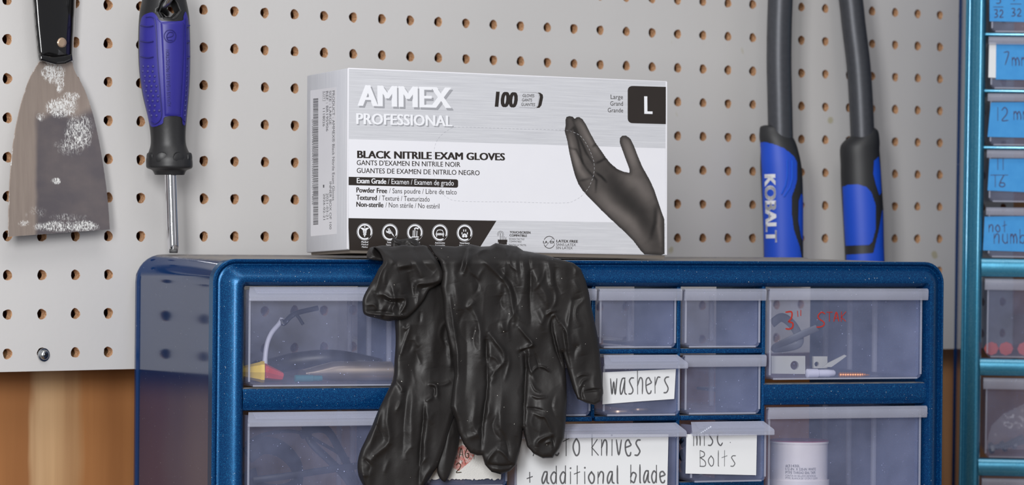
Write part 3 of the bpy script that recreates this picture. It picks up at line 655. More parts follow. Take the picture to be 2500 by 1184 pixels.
def icon_ring(i):
    global p, x, y
    if i: p.build('use_icon', 'white lettering', box)
    p = Print()
    if i > 4: return
    x, y = ic[i]; p.px(BOX, circle(x, y, 20.8), .14, sm=False); p.px(BOX, circle(x, y, 17.4, 62, 385, 30), .95, sm=False)
    for k, w_ in enumerate(WORDS[i]): hw = len(w_)*1.22; p.line(BOX, w_, x-hw, x+hw, y+26.5+k*6, y+26.8+k*6, 4.0, .02 if k == 0 else .0, shear=.15)
icon_ring(0)                                             # winged staff
p.px(BOX, [(x, y-12), (x, y+13)], .3, sm=False); p.px(BOX, [(x-9, y-9), (x-4, y-8), (x, y-6), (x+4, y-8), (x+9, y-9)], .8); p.px(BOX, [(x-6, y-6), (x, y-4), (x+6, y-6)], .6)
p.px(BOX, [(x-4, y-3), (x+4, y), (x-3, y+3), (x+3, y+6), (x-1, y+9), (x, y+12)], .5); p.px(BOX, [(x+4, y-3), (x-4, y), (x+3, y+3), (x-3, y+6), (x+1, y+9)], .5); p.px(BOX, [(x, y-12.5)], .8)
icon_ring(1)                                             # hand with a needle pen
for a in ((-9, -3, -1, 1), (-8, 0, 0, 3), (-5, -8, 1, 0), (-2, -9, 3, -1)): p.px(BOX, [(x+a[0], y+a[1]), (x+a[2], y+a[3])], .75, sm=False)
p.px(BOX, [(x-3, y-1), (x+3, y+1)], 1.9, sm=False); p.px(BOX, [(x+3, y), (x+8, y+7)], 1.1, sm=False); p.px(BOX, [(x+8, y+7), (x+11, y+11)], .35, sm=False)
icon_ring(2)                                             # factory
p.px(BOX, [(x-7, y+11), (x+8, y+11)], 1.0, sm=False)
for q, h_ in ((-4.5, -4), (-.5, -8), (4.5, -3)): p.px(BOX, [(x+q, y+9), (x+q+.5, y+h_)], .85, sm=False)
p.px(BOX, [(x-1, y-9), (x+3, y-11), (x+7, y-9), (x+8, y-11)], .8)
icon_ring(3)                                             # car
p.px(BOX, [(x-9, y+1), (x-6, y-6), (x, y-7), (x+6, y-6), (x+9, y+1)], .45, sm=False); p.px(BOX, [(x-9, y+2), (x+9, y+2)], .8, sm=False); p.px(BOX, [(x-9, y+5), (x+9, y+5)], 1.0, sm=False)
for q in (-8, 8): p.px(BOX, [(x+q, y+6), (x+q, y+9)], .8, sm=False)
icon_ring(4)                                             # paw
for a in ((-6.5, 1), (-2.5, -6), (2.5, -6), (6.5, 1)): p.px(BOX, [(x+a[0], y+a[1]-1), (x+a[0], y+a[1]+1.5)], .95, sm=False)
p.px(BOX, [(x-3.6, y+8), (x, y+5), (x+3.6, y+8)], 1.9)
icon_ring(5)
p = Print(); x, y = ic[3]; p.px(BOX, [(x-5, y+2)], .35, -.16); p.px(BOX, [(x+5, y+2)], .35, -.16); x, y = ic[4]; p.px(BOX, [(x-2, y+6), (x+2, y+6)], .25, -.16, sm=False); p.px(BOX, [(x, y+4), (x, y+8.5)], .25, -.16, sm=False)
p.build('icon_details', 'black carton print', box); p = Print()
p.line(BOX, 'Large', 1491, 1521, 241.5, 242, 10.6, .0); p.line(BOX, 'Grand', 1490, 1521, 257.8, 258.3, 10.6, .0); p.line(BOX, 'Grande', 1484, 1521.5, 274, 274.6, 10.6, .0)
p.build('size_lettering', 'black carton print', box); p = Print()
p.line(BOX, '100', 1208, 1264, 260, 262, 36, .06, shear=.12)
p.line(BOX, 'GLOVES', 1276, 1304.5, 236.8, 237.4, 7.2, .005, shear=.1); p.line(BOX, 'GANTS', 1274.5, 1299, 247.6, 248, 7.2, .005, shear=.1); p.line(BOX, 'GUANTES', 1272.5, 1306.5, 258.3, 259, 7.2, .005, shear=.1)
p.px(BOX, [(1270, 224.5), (1309, 226), (1316, 231), (1313, 257), (1306, 263.5), (1267, 262)], .12, sm=False)
p.mb.prism([(q[0], q[2]) for q in (BOX.loc(a, b, -.12) for a, b in [(1312, 226), (1319, 226.5), (1325, 231), (1326, 238), (1322, 257), (1317, 263), (1309, 263.5), (1314, 258), (1318, 236), (1317, 230)])], -.12, -.08)
p.build('count_badge', 'black carton print', box); p = Print()
p.line(BOX, 'BLACK NITRILE EXAM GLOVES', 872, 1233, 385.5, 391.5, 17.5, .045)
p.line(BOX, "GANTS D'EXAMEN EN NITRILE NOIR", 871, 1124, 403, 407.5, 12, .01); p.line(BOX, 'GUANTES DE EXAMEN DE NITRILO NEGRO', 871, 1171, 422, 428, 12, .01)
for st, b1, s2, b0, x1, x2 in (('Powder Free', 469.5, '/ Sans poudre / Libre de talco', 471.5, 945, 1115), ('Textured', 487.5, '/ Texturé / Texturizado', 489, 920, 1049), ('Non-sterile', 504.5, '/ Non stérile / No estéril', 506, 936, 1073)):
    p.line(BOX, st, 870, x1, b1, b0, 12, .03); p.line(BOX, s2, x1+5, x2, b0, b0+3.2, 12, -.004)
p.build('black_lettering', 'black carton print', box); p = Print()
p.line(BOX, 'TOUCHSCREEN', 1244.5, 1295, 569.5, 570.5, 5.4, .03); p.line(BOX, 'COMPATIBLE', 1244, 1286.5, 577.3, 578, 5.4, .03)
p.line(BOX, 'ÉCRAN TACTILE', 1243.5, 1280, 585.5, 586, 4.2, .0); p.line(BOX, 'COMPATIBLE', 1243, 1273, 591.5, 592, 4.2, .0); p.line(BOX, 'PANTALLA TÁCTIL', 1242.5, 1285, 600, 600.5, 4.2, .0)
p.build('touchscreen_lettering', 'black carton print', box); p = Print()
p.line(BOX, 'LATEX FREE', 1358.5, 1411, 591.5, 592.5, 6.2, .03); p.line(BOX, 'SANS LATEX', 1358, 1406, 600, 600.8, 6.2, .0); p.line(BOX, 'SIN LÁTEX', 1357.5, 1398, 608, 608.5, 6.2, .0)
p.px(BOX, circle(1341, 591.5, 14.6, 205, 335, 16), .4, sm=False); p.px(BOX, circle(1341, 591.5, 14.6, 20, 160, 16), .4, sm=False); p.px(BOX, [(1349.5, 581.5), (1331, 602.5)], .4, sm=False)
p.line(BOX, 'LA', 1326, 1337, 594, 594, 6, .03); p.line(BOX, 'EX', 1343.5, 1354, 594, 594.2, 6, .03)
p.build('latex_free_mark', 'black carton print', box); p = Print()
p.px(BOX, circle(1222, 572, 5.2, -215, 35, 16), .2, sm=False); p.px(BOX, circle(1222, 572, 8, -215, 35, 16), .2, sm=False)
p.px(BOX, [(1221.5, 570), (1221.5, 592)], .55, sm=False); p.px(BOX, [(1226, 576), (1226, 590)], .5, sm=False); p.px(BOX, [(1230.5, 577.5), (1230.5, 590)], .5, sm=False); p.px(BOX, [(1235, 580), (1234.5, 592)], .5, sm=False)
p.px(BOX, [(1220, 588), (1235, 588)], 2.6, sm=False); p.px(BOX, [(1221, 594), (1234, 594)], 2.6, sm=False); p.px(BOX, [(1216, 585), (1216, 592)], .5, sm=False)
p.build('touchscreen_icon', 'black carton print', box)
# perforated opening, dashes
perf = smooth_line([(1380, 317.5), (1250, 314), (1127, 310.5), (1093, 318), (1066, 345), (1058, 385), (1060, 425), (1072, 460), (1093, 483), (1127, 491), (1250, 493), (1372, 495.5), (1405, 488), (1430, 468), (1446, 438), (1451, 405), (1441, 370), (1420, 335), (1396, 321), (1380, 317.5)], 10)
A_ = np.array(perf); L_ = np.r_[0, np.cumsum(np.linalg.norm(np.diff(A_, axis=0), axis=1))]; p = Print(); p2_ = Print(); q = 0
while q < L_[-1]-5:
    a, b, c = [(np.interp(q+e, L_, A_[:, 0]), np.interp(q+e, L_, A_[:, 1])) for e in (0, 2.8, 5.6)]; (p2_ if a[0] > 1383 and 322 < a[1] < 470 else p).px(BOX, [a, b, c], .14, -.2, sm=False); q += 9.5
p.build('perforation', 'shadow grey print', box); p2_.build('perforation', 'white lettering', box)
# printed photograph of a gloved hand
HZ = [(558, 375), (557, 345), (562, 328), (580, 322), (600, 326), (612, 340), (622, 329), (638, 328), (658, 340), (680, 375), (705, 425), (735, 480), (765, 522), (795, 566), (822, 600), (865, 635), (900, 650), (935, 657), (934, 635), (915, 585), (893, 525), (877, 480), (878, 452), (892, 438), (915, 437), (940, 455), (960, 495), (985, 560), (1010, 620), (1030, 655), (1055, 700), (1080, 755), (1100, 815), (1125, 890), (1140, 930), (1141, 1135), (1122, 1142), (1022, 1138), (1000, 1115), (960, 1062), (910, 1010), (850, 955), (770, 880), (700, 808), (660, 765), (632, 722), (612, 670), (596, 610), (580, 540), (568, 470), (552, 410)]
hp = [(1150+a*.41396, 150+b*.41396) for a, b in HZ]
def zc(pts): return [(1150+a*.41396, 150+b*.41396) for a, b in pts]
hl = [(-1, 3, zc([(600, 345), (640, 450), (680, 540), (720, 600)])), (-1, 3, zc([(575, 420), (605, 390), (630, 470), (650, 560), (660, 600)])), (-.9, 3, zc([(582, 510), (620, 520), (660, 600), (700, 660)])), (-.9, 3, zc([(735, 485), (720, 500), (742, 490)])),
      (-1, 3, zc([(795, 570), (760, 590), (735, 600)])), (-1.2, 3, zc([(735, 655), (770, 680), (797, 710)])), (-1, 3, zc([(690, 640), (740, 700), (735, 770)])), (-.7, 3, zc([(640, 705), (700, 690)])), (-.8, 5, zc([(1090, 850), (1085, 950), (1060, 1040)])),
      (.9, 9, zc([(640, 350), (690, 450), (750, 550)])), (.8, 8, zc([(575, 430), (600, 520), (640, 600)])), (.9, 8, zc([(600, 540), (640, 640), (690, 700)])), (1., 12, zc([(905, 450), (935, 530), (975, 640)])), (.9, 16, zc([(740, 760), (820, 850), (950, 950), (1040, 1080)])), (.8, 18, zc([(900, 680), (990, 720), (1060, 830)])), (-.8, 22, zc([(800, 650), (880, 780), (1000, 900), (1080, 1080)])), (.7, 5, zc([(1110, 880), (1105, 970), (1120, 1080)]))]
def ink(fx, fy, fd):
    v = .35+.30*np.minimum(fd/9, 1)
    for a, w_, pts in hl:
        d, _, _, tt = seg_d(fx, fy, pts, False); v = v+a*.42*np.exp(-(d/w_)**2)*np.clip(np.sin(PI*np.clip(tt, .03, .97)), .0, 1)**.4
    v = v+.10*(fbm(fx/16, fy/16)-.5); v = np.clip(v, 0, 1.3)
    return (np.stack([.011+.135*v**1.9, .0095+.118*v**1.9, .009+.110*v**1.9], -1))
relief('hand_picture', hp, 1.6, BOX, lambda x, y, d: -.085-.0*x, .05, 'printed photo', box, attr=('ink', ink))
# left end: white sticker, bar code, sideways print  (plane x = 0, reading downwards)
def side_pt(px, py):                                    # px position on the end face -> (y, z)
    px = float(px); py = float(py); Dv = fwd + cr*((px-CX)/F) - cu*((py-CY)/F); n_ = BOX.R[:, 0]; t_ = (BOX.T@n_)/(Dv@n_); q = (Dv*t_-BOX.T)@BOX.R; return q[1], q[2]
def side_quad(name, pts, mat, x=-.08):
    P = [side_pt(*q) for q in pts]; return MB().prism(P, x, x+.05, plane='yz').build(name, mat, box, smooth=False)
side_quad('sticker', [(758, 221), (821, 212.5), (822, 571), (759, 577)], 'white carton print')
p = Print()
def side_line(string, xt, yt, x1, y1, cap_px, bold=0.):
    a = np.array([-.12, *side_pt(xt, yt)]); b = np.array([-.12, *side_pt(x1, y1)]); c = np.array([-.12, *side_pt(xt+cap_px, yt-.1*cap_px)])
    w_ = np.linalg.norm(b-a); r = (b-a)/w_; u = np.array([0, r[2], -r[1]])
    if u[1] > 0: u = -u
    p.raw(string, a, r, u, w_, np.linalg.norm(c-a), bold)
side_line('PRODUCT : AMMEX® Black Nitrile Exam Gloves', 811.5, 222, 811.5, 490, 5.8); side_line('SIZE : LARGE', 804, 222, 804, 305, 5.2); side_line('REF : BR195906', 796.5, 223, 796.5, 321, 5.2)
side_line('1118026', 788.5, 265, 788.5, 309, 5.2); side_line('INNER BOX OF 100', 804.5, 444, 804.5, 560, 5.2); side_line('2021-03-21', 797, 472, 797, 535, 5.2); side_line('2026-02-21', 789.5, 473, 789.5, 537, 5.2)
side_line('(01)00697383500443(17)260221(10)1118026', 762, 292, 762, 500, 3.2); side_line('LOT', 789.5, 226, 789.5, 243, 4.)
P4 = [np.array([-.12, *side_pt(*q)]) for q in ((788, 224), (795.5, 223.5), (795.5, 245.5), (788, 246), (788, 224))]
for a, b in zip(P4[:-1], P4[1:]):
    e = (b-a)/np.linalg.norm(b-a); n_ = np.array([0, e[2], -e[1]])*.1; p.mb.add([a-n_, b-n_, b+n_, a+n_], [(0, 1, 2, 3)])
for (ya, yb) in ((451, 458),): P5 = [side_pt(*q) for q in ((789, ya), (792, ya), (792, yb), (789, yb))]; p.mb.prism(P5, -.12, -.08, plane='yz')
yb = 240.
while yb < 548:
    w_ = random.choice((.7, .7, 1.4, 1.4, 2.1)); P5 = [side_pt(*q) for q in ((765, yb+1), (777.2, yb), (777.2, yb+w_), (765, yb+w_+1))]; p.mb.prism(P5, -.12, -.08, plane='yz'); yb += w_+random.choice((.7, .9, 1.4))
p.build('sticker_print', 'ink grey', box)

# ================================================================== GLOVES
def sst(t_): t_ = np.clip(t_, 0, 1); return t_*t_*(3-2*t_)
def hang(y, x=0): return -11.5 - 8.0*sst((y-900)/110.) + 13*sst((645-y)/50.)
def fold_h(x, y, d, H, w, ridges, na=1.0, ns=52., seed=0., nr=1.):
    h = H*np.sqrt(np.clip(1-(1-np.minimum(d/w, 1))**2, 0, 1))
    g = np.minimum(d/9, 1)
    rs = random.Random(int(seed*10)+len(ridges)); cx_, cy_ = x[d > 4], y[d > 4]; extra = []
    for _ in range(int(len(cx_)*.00030*nr)+2):
        i = rs.randrange(len(cx_)); px_, py_ = cx_[i], cy_[i]; an_ = PI/2+rs.gauss(0, .32); L = rs.uniform(14, 48); k_ = rs.uniform(-.5, .5); q_ = [(px_+math.cos(an_+k_*t_)*L*t_, py_+math.sin(an_+k_*t_)*L*t_) for t_ in (-1, -.3, .3, 1)]
        extra.append((rs.choice((-1, 1, 1))*rs.uniform(.3, .95), rs.uniform(3.8, 7.5), q_))
    for a, rw, pts in list(ridges)+extra:
        pts = [tuple(q) for q in smooth_line(pts, 4)] if len(pts) > 2 else pts
        dd, _, _, tt = seg_d(x+3*(fbm(x/18+seed, y/18)-.5), y, pts, False)
        rw = max(rw, 3.2); dd = np.sqrt(dd**2+1.2); e = np.clip(np.sin(PI*np.clip(tt, .02, .98)), 0, 1)**.5
        h = h + 1.3*a*g*e*(np.exp(-np.abs(dd/rw)**1.7) if a > 0 else np.exp(-np.abs(dd/rw)**1.5))
    wx = x+14*(fbm(x/40+seed, y/60)-.5); n1 = fbm(wx/ns+seed, y/(ns*1.9)+seed, 2); n2 = 1-np.abs(2*fbm(wx/(ns*.8)+5+seed, y/(ns*1.6), 2)-1)
    n3 = 1-np.abs(2*fbm(wx/14+9+seed, y/24+3)-1)
    return h + g*na*(3.2*(n1-.5) + .7*(n2-.75))
def glove_part(name, parent, poly, off, H, w, ridges, na=1., mat='black nitrile', th=1.5, step=2.0, seed=0., base=hang, sm=True, nr=1.):
    def dfn(x, y, d): return base(y, x)+off-fold_h(x, y, d, H, w, ridges, na, seed=seed, nr=nr)
    def back(x, y, d, dd): return np.maximum(dd+.5, np.where(y > 634, base(y, x)+off+th, dd+2.0+20*sst((634-y)/30.)))
    return relief(name, poly, step, CAB, dfn, th, mat, parent, smooth_poly=sm, backfn=back)
gA = thing('nitrile_glove', 'black glove with its cuff flopped over, hanging against the corner of the glove box', 'glove', CAB.m)
gB = thing('nitrile_glove', 'larger black glove spread in front with finger tips above the xacto knives label', 'glove', CAB.m)
RA = [(1.2, 6, [(960, 923), (979, 945), (982, 959)]), (2.0, 9, [(952, 972), (946, 1026), (949, 1080), (906, 1123), (903, 1190)]), (1.0, 5, [(979, 977), (968, 1004)]), (1.4, 5, [(1044, 937), (1065, 942), (1068, 972)]), (-1.0, 4, [(1050, 944), (1062, 950), (1058, 970)]),
      (1.2, 6, [(1038, 980), (1060, 967)]), (-2.0, 5, [(1036, 983), (1033, 1031), (1025, 1107), (1022, 1190)]), (1.1, 9, [(1044, 990), (1042, 1060), (1036, 1120)]), (-1.4, 9, [(995, 945), (987, 1026), (984, 1107)]), (1.3, 10, [(1008, 940), (1004, 1010), (1006, 1100)]),
      (1.0, 5, [(984, 795), (992, 803), (1000, 800), (982, 855), (976, 868)]), (1.1, 12, [(1063, 780), (1057, 857), (1062, 900)]), (1.0, 6, [(1090, 830), (1098, 857), (1100, 900)]), (-1.3, 16, [(1020, 790), (1015, 860), (1010, 930)]), (1.2, 14, [(980, 880), (985, 930), (975, 1000)]),
      (-1.4, 5, [(889, 1120), (903, 1135), (899, 1155)]), (1.0, 5, [(880, 1160), (900, 1160)]), (.9, 5, [(1063, 940), (1085, 938), (1100, 930)]), (1.0, 8, [(925, 1000), (912, 1060), (900, 1100)])]
pA = [(962, 700), (964, 780), (966, 830), (963, 880), (959, 925), (941, 965), (924, 1000), (908, 1040), (893, 1072), (880, 1100), (873, 1130), (875, 1160), (886, 1184), (905, 1215), (940, 1228), (985, 1222), (1016, 1204), (1040, 1180), (1058, 1155), (1072, 1132), (1090, 1080), (1108, 1022), (1125, 980), (1130, 900), (1120, 800), (1110, 700), (1040, 660)]
glove_part('palm', gA, pA, 0., 4.0, 15, RA, 1.0, step=1.4, nr=1.4)
glove_part('finger', gA, [(1095, 1000), (1120, 1010), (1122, 1072), (1112, 1121), (1099, 1158), (1087, 1176), (1075, 1170), (1067, 1150), (1069, 1120), (1082, 1070)], 1.6, 3.0, 16, [(.8, 8, [(1100, 1030), (1092, 1090), (1085, 1150)])], .5, seed=3.)
RF = [(1.8, 7, [(971, 652), (1006, 646)]), (-1., 9, [(970, 662), (1004, 656)]), (1.8, 5, [(925, 719), (938, 719), (955, 728), (987, 728), (990, 744), (979, 765), (992, 773)]), (-1.2, 6, [(930, 728), (955, 738), (978, 738)]), (1.9, 6, [(1014, 722), (1019, 695), (1044, 692), (1079, 684)]), (-1.6, 9, [(1022, 712), (1036, 702), (1060, 698)]),
      (-2.0, 12, [(995, 663), (1004, 695), (1009, 726)]), (1.3, 10, [(976, 690), (984, 720)]), (1.0, 4, [(895, 744), (914, 744), (925, 760)]), (1.2, 4, [(890, 767), (930, 768), (963, 771), (990, 776)]), (-.8, 4, [(893, 760), (930, 761), (960, 764)]), (1.4, 5, [(957, 700), (965, 735), (958, 755), (965, 770)]), (1.2, 7, [(935, 640), (925, 680), (915, 715)]), (1.4, 10, [(1000, 610), (1020, 650), (1030, 680)]), (-1.2, 9, [(1015, 612), (1040, 650), (1060, 668)]), (1.0, 6, [(920, 606), (950, 625), (965, 645)])]
pF = [(912, 603), (935, 599), (960, 602), (985, 598), (1010, 601), (1040, 600), (1062, 625), (1076, 650), (1083, 668), (1079, 688), (1062, 700), (1048, 709), (1037, 730), (1020, 752), (1002, 770), (988, 779), (965, 782), (945, 784), (918, 777), (890, 768), (885, 748), (886, 728), (897, 705), (912, 680), (925, 655), (935, 640), (930, 622), (921, 610)]
glove_part('cuff', gA, pF, -7.2, 3.4, 11, RF, 1.15, step=1.3, nr=2.2, seed=1.5)
glove_part('cuff_hem', gA, [(898, 612), (904, 604), (918, 603), (930, 618), (938, 634), (930, 637), (900, 633), (895, 624)], 2., 3.2, 9, [(1.2, 4, [(903, 610), (915, 625), (925, 632)])], .6, step=1.6, seed=2.)
glove_part('cuff_hem', gA, [(955, 590), (960, 580), (975, 585), (990, 583), (1010, 582), (1022, 590), (1027, 602), (1018, 612), (985, 612), (958, 606)], 6., 3.2, 9, [(1.3, 4, [(962, 585), (980, 598), (1000, 596)]), (1., 3, [(998, 586), (1010, 596), (1022, 600)])], .7, step=1.6, seed=2.)
RB = [(1.6, 6, [(1200, 597), (1180, 608), (1160, 622)]), (2.0, 5, [(1148, 598), (1140, 635), (1131, 668)]), (-1.6, 8, [(1138, 605), (1128, 645), (1120, 664)]), (-1.8, 4, [(1022, 596), (1033, 614), (1058, 626)]), (1.0, 7, [(1030, 606), (1060, 620), (1090, 640)]),
      (1.7, 7, [(1168, 623), (1200, 653), (1241, 699), (1252, 753), (1255, 790)]), (-1.2, 9, [(1215, 650), (1252, 700), (1264, 760)]), (1.3, 9, [(1257, 615), (1262, 660), (1268, 700)]), (-1.5, 6, [(1292, 629), (1295, 661), (1294, 715), (1296, 790)]), (1.4, 9, [(1280, 622), (1282, 665), (1280, 720)]),
      (2.0, 11, [(1300, 656), (1322, 699), (1336, 731), (1338, 758)]), (-1.4, 9, [(1355, 650), (1357, 688), (1371, 720)]), (1.2, 8, [(1335, 630), (1345, 670), (1350, 700)]), (1.4, 5, [(1330, 771), (1346, 761), (1360, 758)]), (-2.2, 4, [(1346, 768), (1347, 800), (1353, 835), (1364, 870), (1374, 900)]),
      (1.2, 4, [(1340, 800), (1346, 775), (1356, 770), (1366, 790)]), (1.2, 4, [(1356, 818), (1362, 845), (1372, 885)]), (1.6, 5, [(1265, 796), (1285, 820), (1300, 840), (1285, 850), (1268, 853)]), (-1.5, 4, [(1268, 862), (1285, 852), (1298, 848)]), (-2.6, 5, [(1282, 860), (1284, 900), (1281, 960), (1278, 1010), (1278, 1050)]),
      (1.0, 4, [(1291, 858), (1293, 895), (1308, 930)]), (-2.6, 5, [(1187, 826), (1187, 877)]), (1.8, 6, [(1192, 808), (1214, 839), (1230, 861), (1232, 885)]), (-2.4, 5, [(1187, 870), (1190, 930), (1184, 990), (1177, 1040), (1175, 1105)]), (1.0, 5, [(1193, 868), (1210, 874), (1222, 890)]),
      (1.4, 8, [(1160, 733), (1138, 755)]), (1.6, 9, [(1150, 745), (1164, 775), (1173, 820), (1175, 880)]), (1.5, 9, [(1163, 960), (1157, 1031), (1163, 1058), (1141, 1069)]), (-1.3, 12, [(1135, 780), (1140, 880), (1135, 980)]), (1.2, 5, [(1098, 720), (1105, 780), (1116, 850), (1118, 920)]), (1.4, 12, [(1110, 690), (1125, 760)]),
      (-1.3, 4, [(1190, 1134), (1225, 1138), (1260, 1134)]), (1.4, 5, [(1214, 1096), (1232, 1108), (1246, 1128)]), (1.2, 5, [(1214, 1096), (1196, 1115), (1188, 1130)]), (1.4, 10, [(1225, 960), (1222, 1020), (1228, 1080)]),
      (1.2, 4, [(1298, 932), (1306, 950), (1320, 959)]), (1.3, 4, [(1295, 964), (1312, 970), (1333, 969)]), (-1.2, 3, [(1284, 996), (1305, 998), (1328, 1003)]), (1.3, 4, [(1300, 1007), (1320, 1016), (1333, 1021), (1349, 1059)]), (1.7, 5, [(1311, 1092), (1313, 1078), (1330, 1068), (1349, 1062)]), (1.2, 4, [(1330, 1082), (1345, 1078), (1350, 1095)]), (-1.3, 3, [(1349, 1064), (1352, 1094)]),
      (1.4, 3, [(1315, 894), (1328, 897), (1342, 907)]), (1.2, 3, [(1298, 912), (1306, 900), (1315, 894)]), (-1.0, 3, [(1316, 899), (1312, 880), (1304, 862)]), (1.2, 4, [(1409, 920), (1422, 914), (1438, 915)]), (1.3, 4, [(1417, 945), (1424, 930), (1436, 924)]), (-1.6, 3, [(1423, 957), (1445, 953), (1471, 951)]), (-1.2, 3, [(1422, 942), (1419, 960), (1424, 982)]),
      (1.5, 6, [(1365, 780), (1384, 812), (1390, 860)]), (-1.0, 6, [(1374, 800), (1380, 850), (1392, 900)]), (1.1, 8, [(1400, 680), (1414, 715)]), (-1.0, 8, [(1395, 735), (1420, 728)]), (1.2, 12, [(1410, 800), (1425, 870)]), (1.3, 8, [(1225, 785), (1232, 812)]), (-1.2, 14, [(1215, 720), (1222, 780)])]
pB = [(1046, 598), (1080, 600), (1112, 602), (1148, 596), (1175, 602), (1196, 601), (1210, 593), (1232, 597), (1262, 601), (1278, 612), (1296, 615), (1330, 622), (1372, 634), (1400, 642), (1418, 656), (1430, 685), (1438, 715), (1444, 750), (1453, 790), (1461, 830), (1466, 875), (1470, 920), (1473, 960), (1468, 980), (1452, 989), (1432, 984), (1410, 974), (1399, 950), (1390, 918), (1381, 886), (1374, 862), (1379, 890), (1383, 930), (1384, 980), (1381, 1030), (1377, 1070), (1366, 1095), (1350, 1118), (1325, 1119), (1303, 1108), (1287, 1090), (1280, 1062), (1277, 1046),
      (1274, 1075), (1268, 1105), (1260, 1135), (1245, 1150), (1222, 1158), (1200, 1152), (1184, 1135), (1177, 1112), (1165, 1112), (1148, 1106), (1132, 1085), (1120, 1058), (1114, 1030), (1099, 992), (1104, 950), (1109, 915), (1105, 870), (1093, 822), (1085, 780), (1081, 730), (1076, 700), (1080, 665), (1074, 640), (1060, 622)]
glove_part('palm', gB, pB, -7.2, 4.2, 15, RB, 1.05, step=1.3, nr=1.6, seed=6., sm=False)
# textured finger ends of the rear glove

# ================================================================== TOOLS ON THE BOARD
def wrap(V, fr, Z, prof, flat, lift):                    # lay flat lettering on a turned body
    GP = np.array([tuple(g_) for g_ in smooth_line(prof, 8)]); LZ = np.array([fr.loc(g_[1], g_[0], 0) for g_ in GP]); o_ = np.argsort(LZ[:, 2]); V = np.array(V)
    xc_ = np.interp(V[:, 2], LZ[o_, 2], LZ[o_, 0]); hw_ = np.interp(V[:, 2], LZ[o_, 2], GP[o_, 2])*Z/F
    V[:, 1] = -flat*hw_*np.sqrt(np.clip(1-((V[:, 0]-xc_)/hw_)**2, .01, 1))-lift; return V.tolist()
def seg_half(fr, prof):                                  # px profile (y, xc, half width) -> interpolators
    a = np.array(prof, float); return (lambda y: np.interp(y, a[:, 0], a[:, 1])), (lambda y: np.interp(y, a[:, 0], a[:, 2]))
def round_body(name, fr, Z, prof, mat, parent, n=36, flat=1., up=8, xp=2.):
    """turned body seen along its side: px profile; cross-section x**xp + (y/flat)**xp = 1"""
    s_ = Z/F; P = smooth_line([(q[1], q[0], q[2]) for q in prof], up); R_ = []
    for xc, y, hw in P:
        c = fr.loc(xc, y, 0.); r = max(hw, .3)*s_; ring = []
        for k in range(n):
            a = 2*PI*k/n; cx_, sx_ = math.cos(a), math.sin(a); ring.append((c[0]+r*math.copysign(abs(cx_)**(2/xp), cx_), flat*r*math.copysign(abs(sx_)**(2/xp), sx_), c[2]))
        R_.append(ring)
    return MB().rings(R_).build(name, mat, parent)
def on_body(prof, Z, flat=1., lift=.5, xp=2.):
    P = np.array([(q[1], q[0], q[2]) for q in smooth_line([(q[0], q[1], q[2]) for q in prof], 8)])
    P = P[:, [1, 0, 2]]; P = P[np.argsort(P[:, 0])]
    def f(px, py, d):
        xc = np.interp(py, P[:, 0], P[:, 1]); hw = np.interp(py, P[:, 0], P[:, 2]); dep = 0.
        for _ in range(5):
            x = (px-CX)*(Z+dep)/F; t_ = np.clip(np.abs((x-(xc-CX)*Z/F)/(hw*Z/F)), 0, .995); dep = -flat*hw*Z/F*(1-t_**xp)**(1/xp)
        return dep - lift
    return f
# putty knife
pk = thing('putty_knife', 'putty knife with a plaster-smeared steel blade and glossy black handle', 'knife', WALL.m)
bl = smooth_line([(97, 150), (74, 190), (52, 255), (36, 330), (28, 400), (23, 480), (21, 578)], 4)
br_ = smooth_line([(268, 560), (264, 500), (256, 430), (243, 350), (226, 275), (205, 215), (184, 176), (176, 150)], 4)
def blade_d(x, y, d): return -9.5-5.5*np.clip((y-150)/430, 0, 1)
def blade_mask(x, y, d):
    pl = np.zeros(x.shape)
    for cx_, cy_, rx, ry, a in ((128, 176, 30, 26, 1.), (146, 205, 12, 22, .8), (150, 262, 38, 24, 1.1), (172, 236, 26, 12, .8), (100, 285, 18, 14, .5), (192, 320, 40, 52, .62), (170, 360, 46, 30, .45), (205, 552, 34, 14, 1.0), (137, 442, 12, 8, 1.1), (140, 553, 70, 14, .75), (90, 520, 40, 24, .35), (60, 545, 20, 10, .5), (170, 530, 60, 14, .4)):
        pl = np.maximum(pl, a*np.exp(-(((x-cx_)/rx)**2+((y-cy_)/ry)**2)**1.3))
    ed = np.exp(-d/2.0)*.5*fbm(x/9,y/16)*1.3; pl = np.clip(np.maximum(pl, ed)+.10, 0, 1.2)
    refl_dark = sst((y-262-8*np.sin(x/13.))/30.)*sst((x-84+8*fbm(x/20, y/60))/16.)*(.75+.35*fbm(x/40, y/30)); return np.stack([pl*(.65+.75*fbm(x/11, y/22)), refl_dark, pl*0], -1)  # red: plaster; green: dark reflection painted on the bare steel
relief('blade', [tuple(q) for q in bl]+[tuple(q) for q in br_], 2., WALL, blade_d, .9, 'plastered blade', pk, attr=('plaster', blade_mask))
def handle_d(x, y, d): return -6.5-3.0*np.sqrt(np.clip(d/4, 0, 1))-6.2*np.sqrt(np.clip(1-(1-np.minimum(d/46, 1))**2, 0, 1))
relief('handle', [(72, -170), (78, -20), (84, 60), (91, 130), (93, 143), (98, 147), (108, 150), (140, 158), (160, 156), (177, 153), (179, 148), (181, 100), (184, 40), (187, -20), (192, -170)], 2.5, WALL, handle_d, 1, 'glossy black plastic', pk, backfn=lambda x, y, d, dd: -2.0+0*x, smooth_poly=False)
relief('collar', [(98, 128), (104, 134), (130, 139), (160, 136), (176, 131), (178, 148), (160, 156), (138, 158), (112, 151), (99, 147)], 1.6, WALL, lambda x, y, d: -16.3-1.2*np.sqrt(np.clip(d/5, 0, 1)), 1.5, 'glossy black plastic', pk)
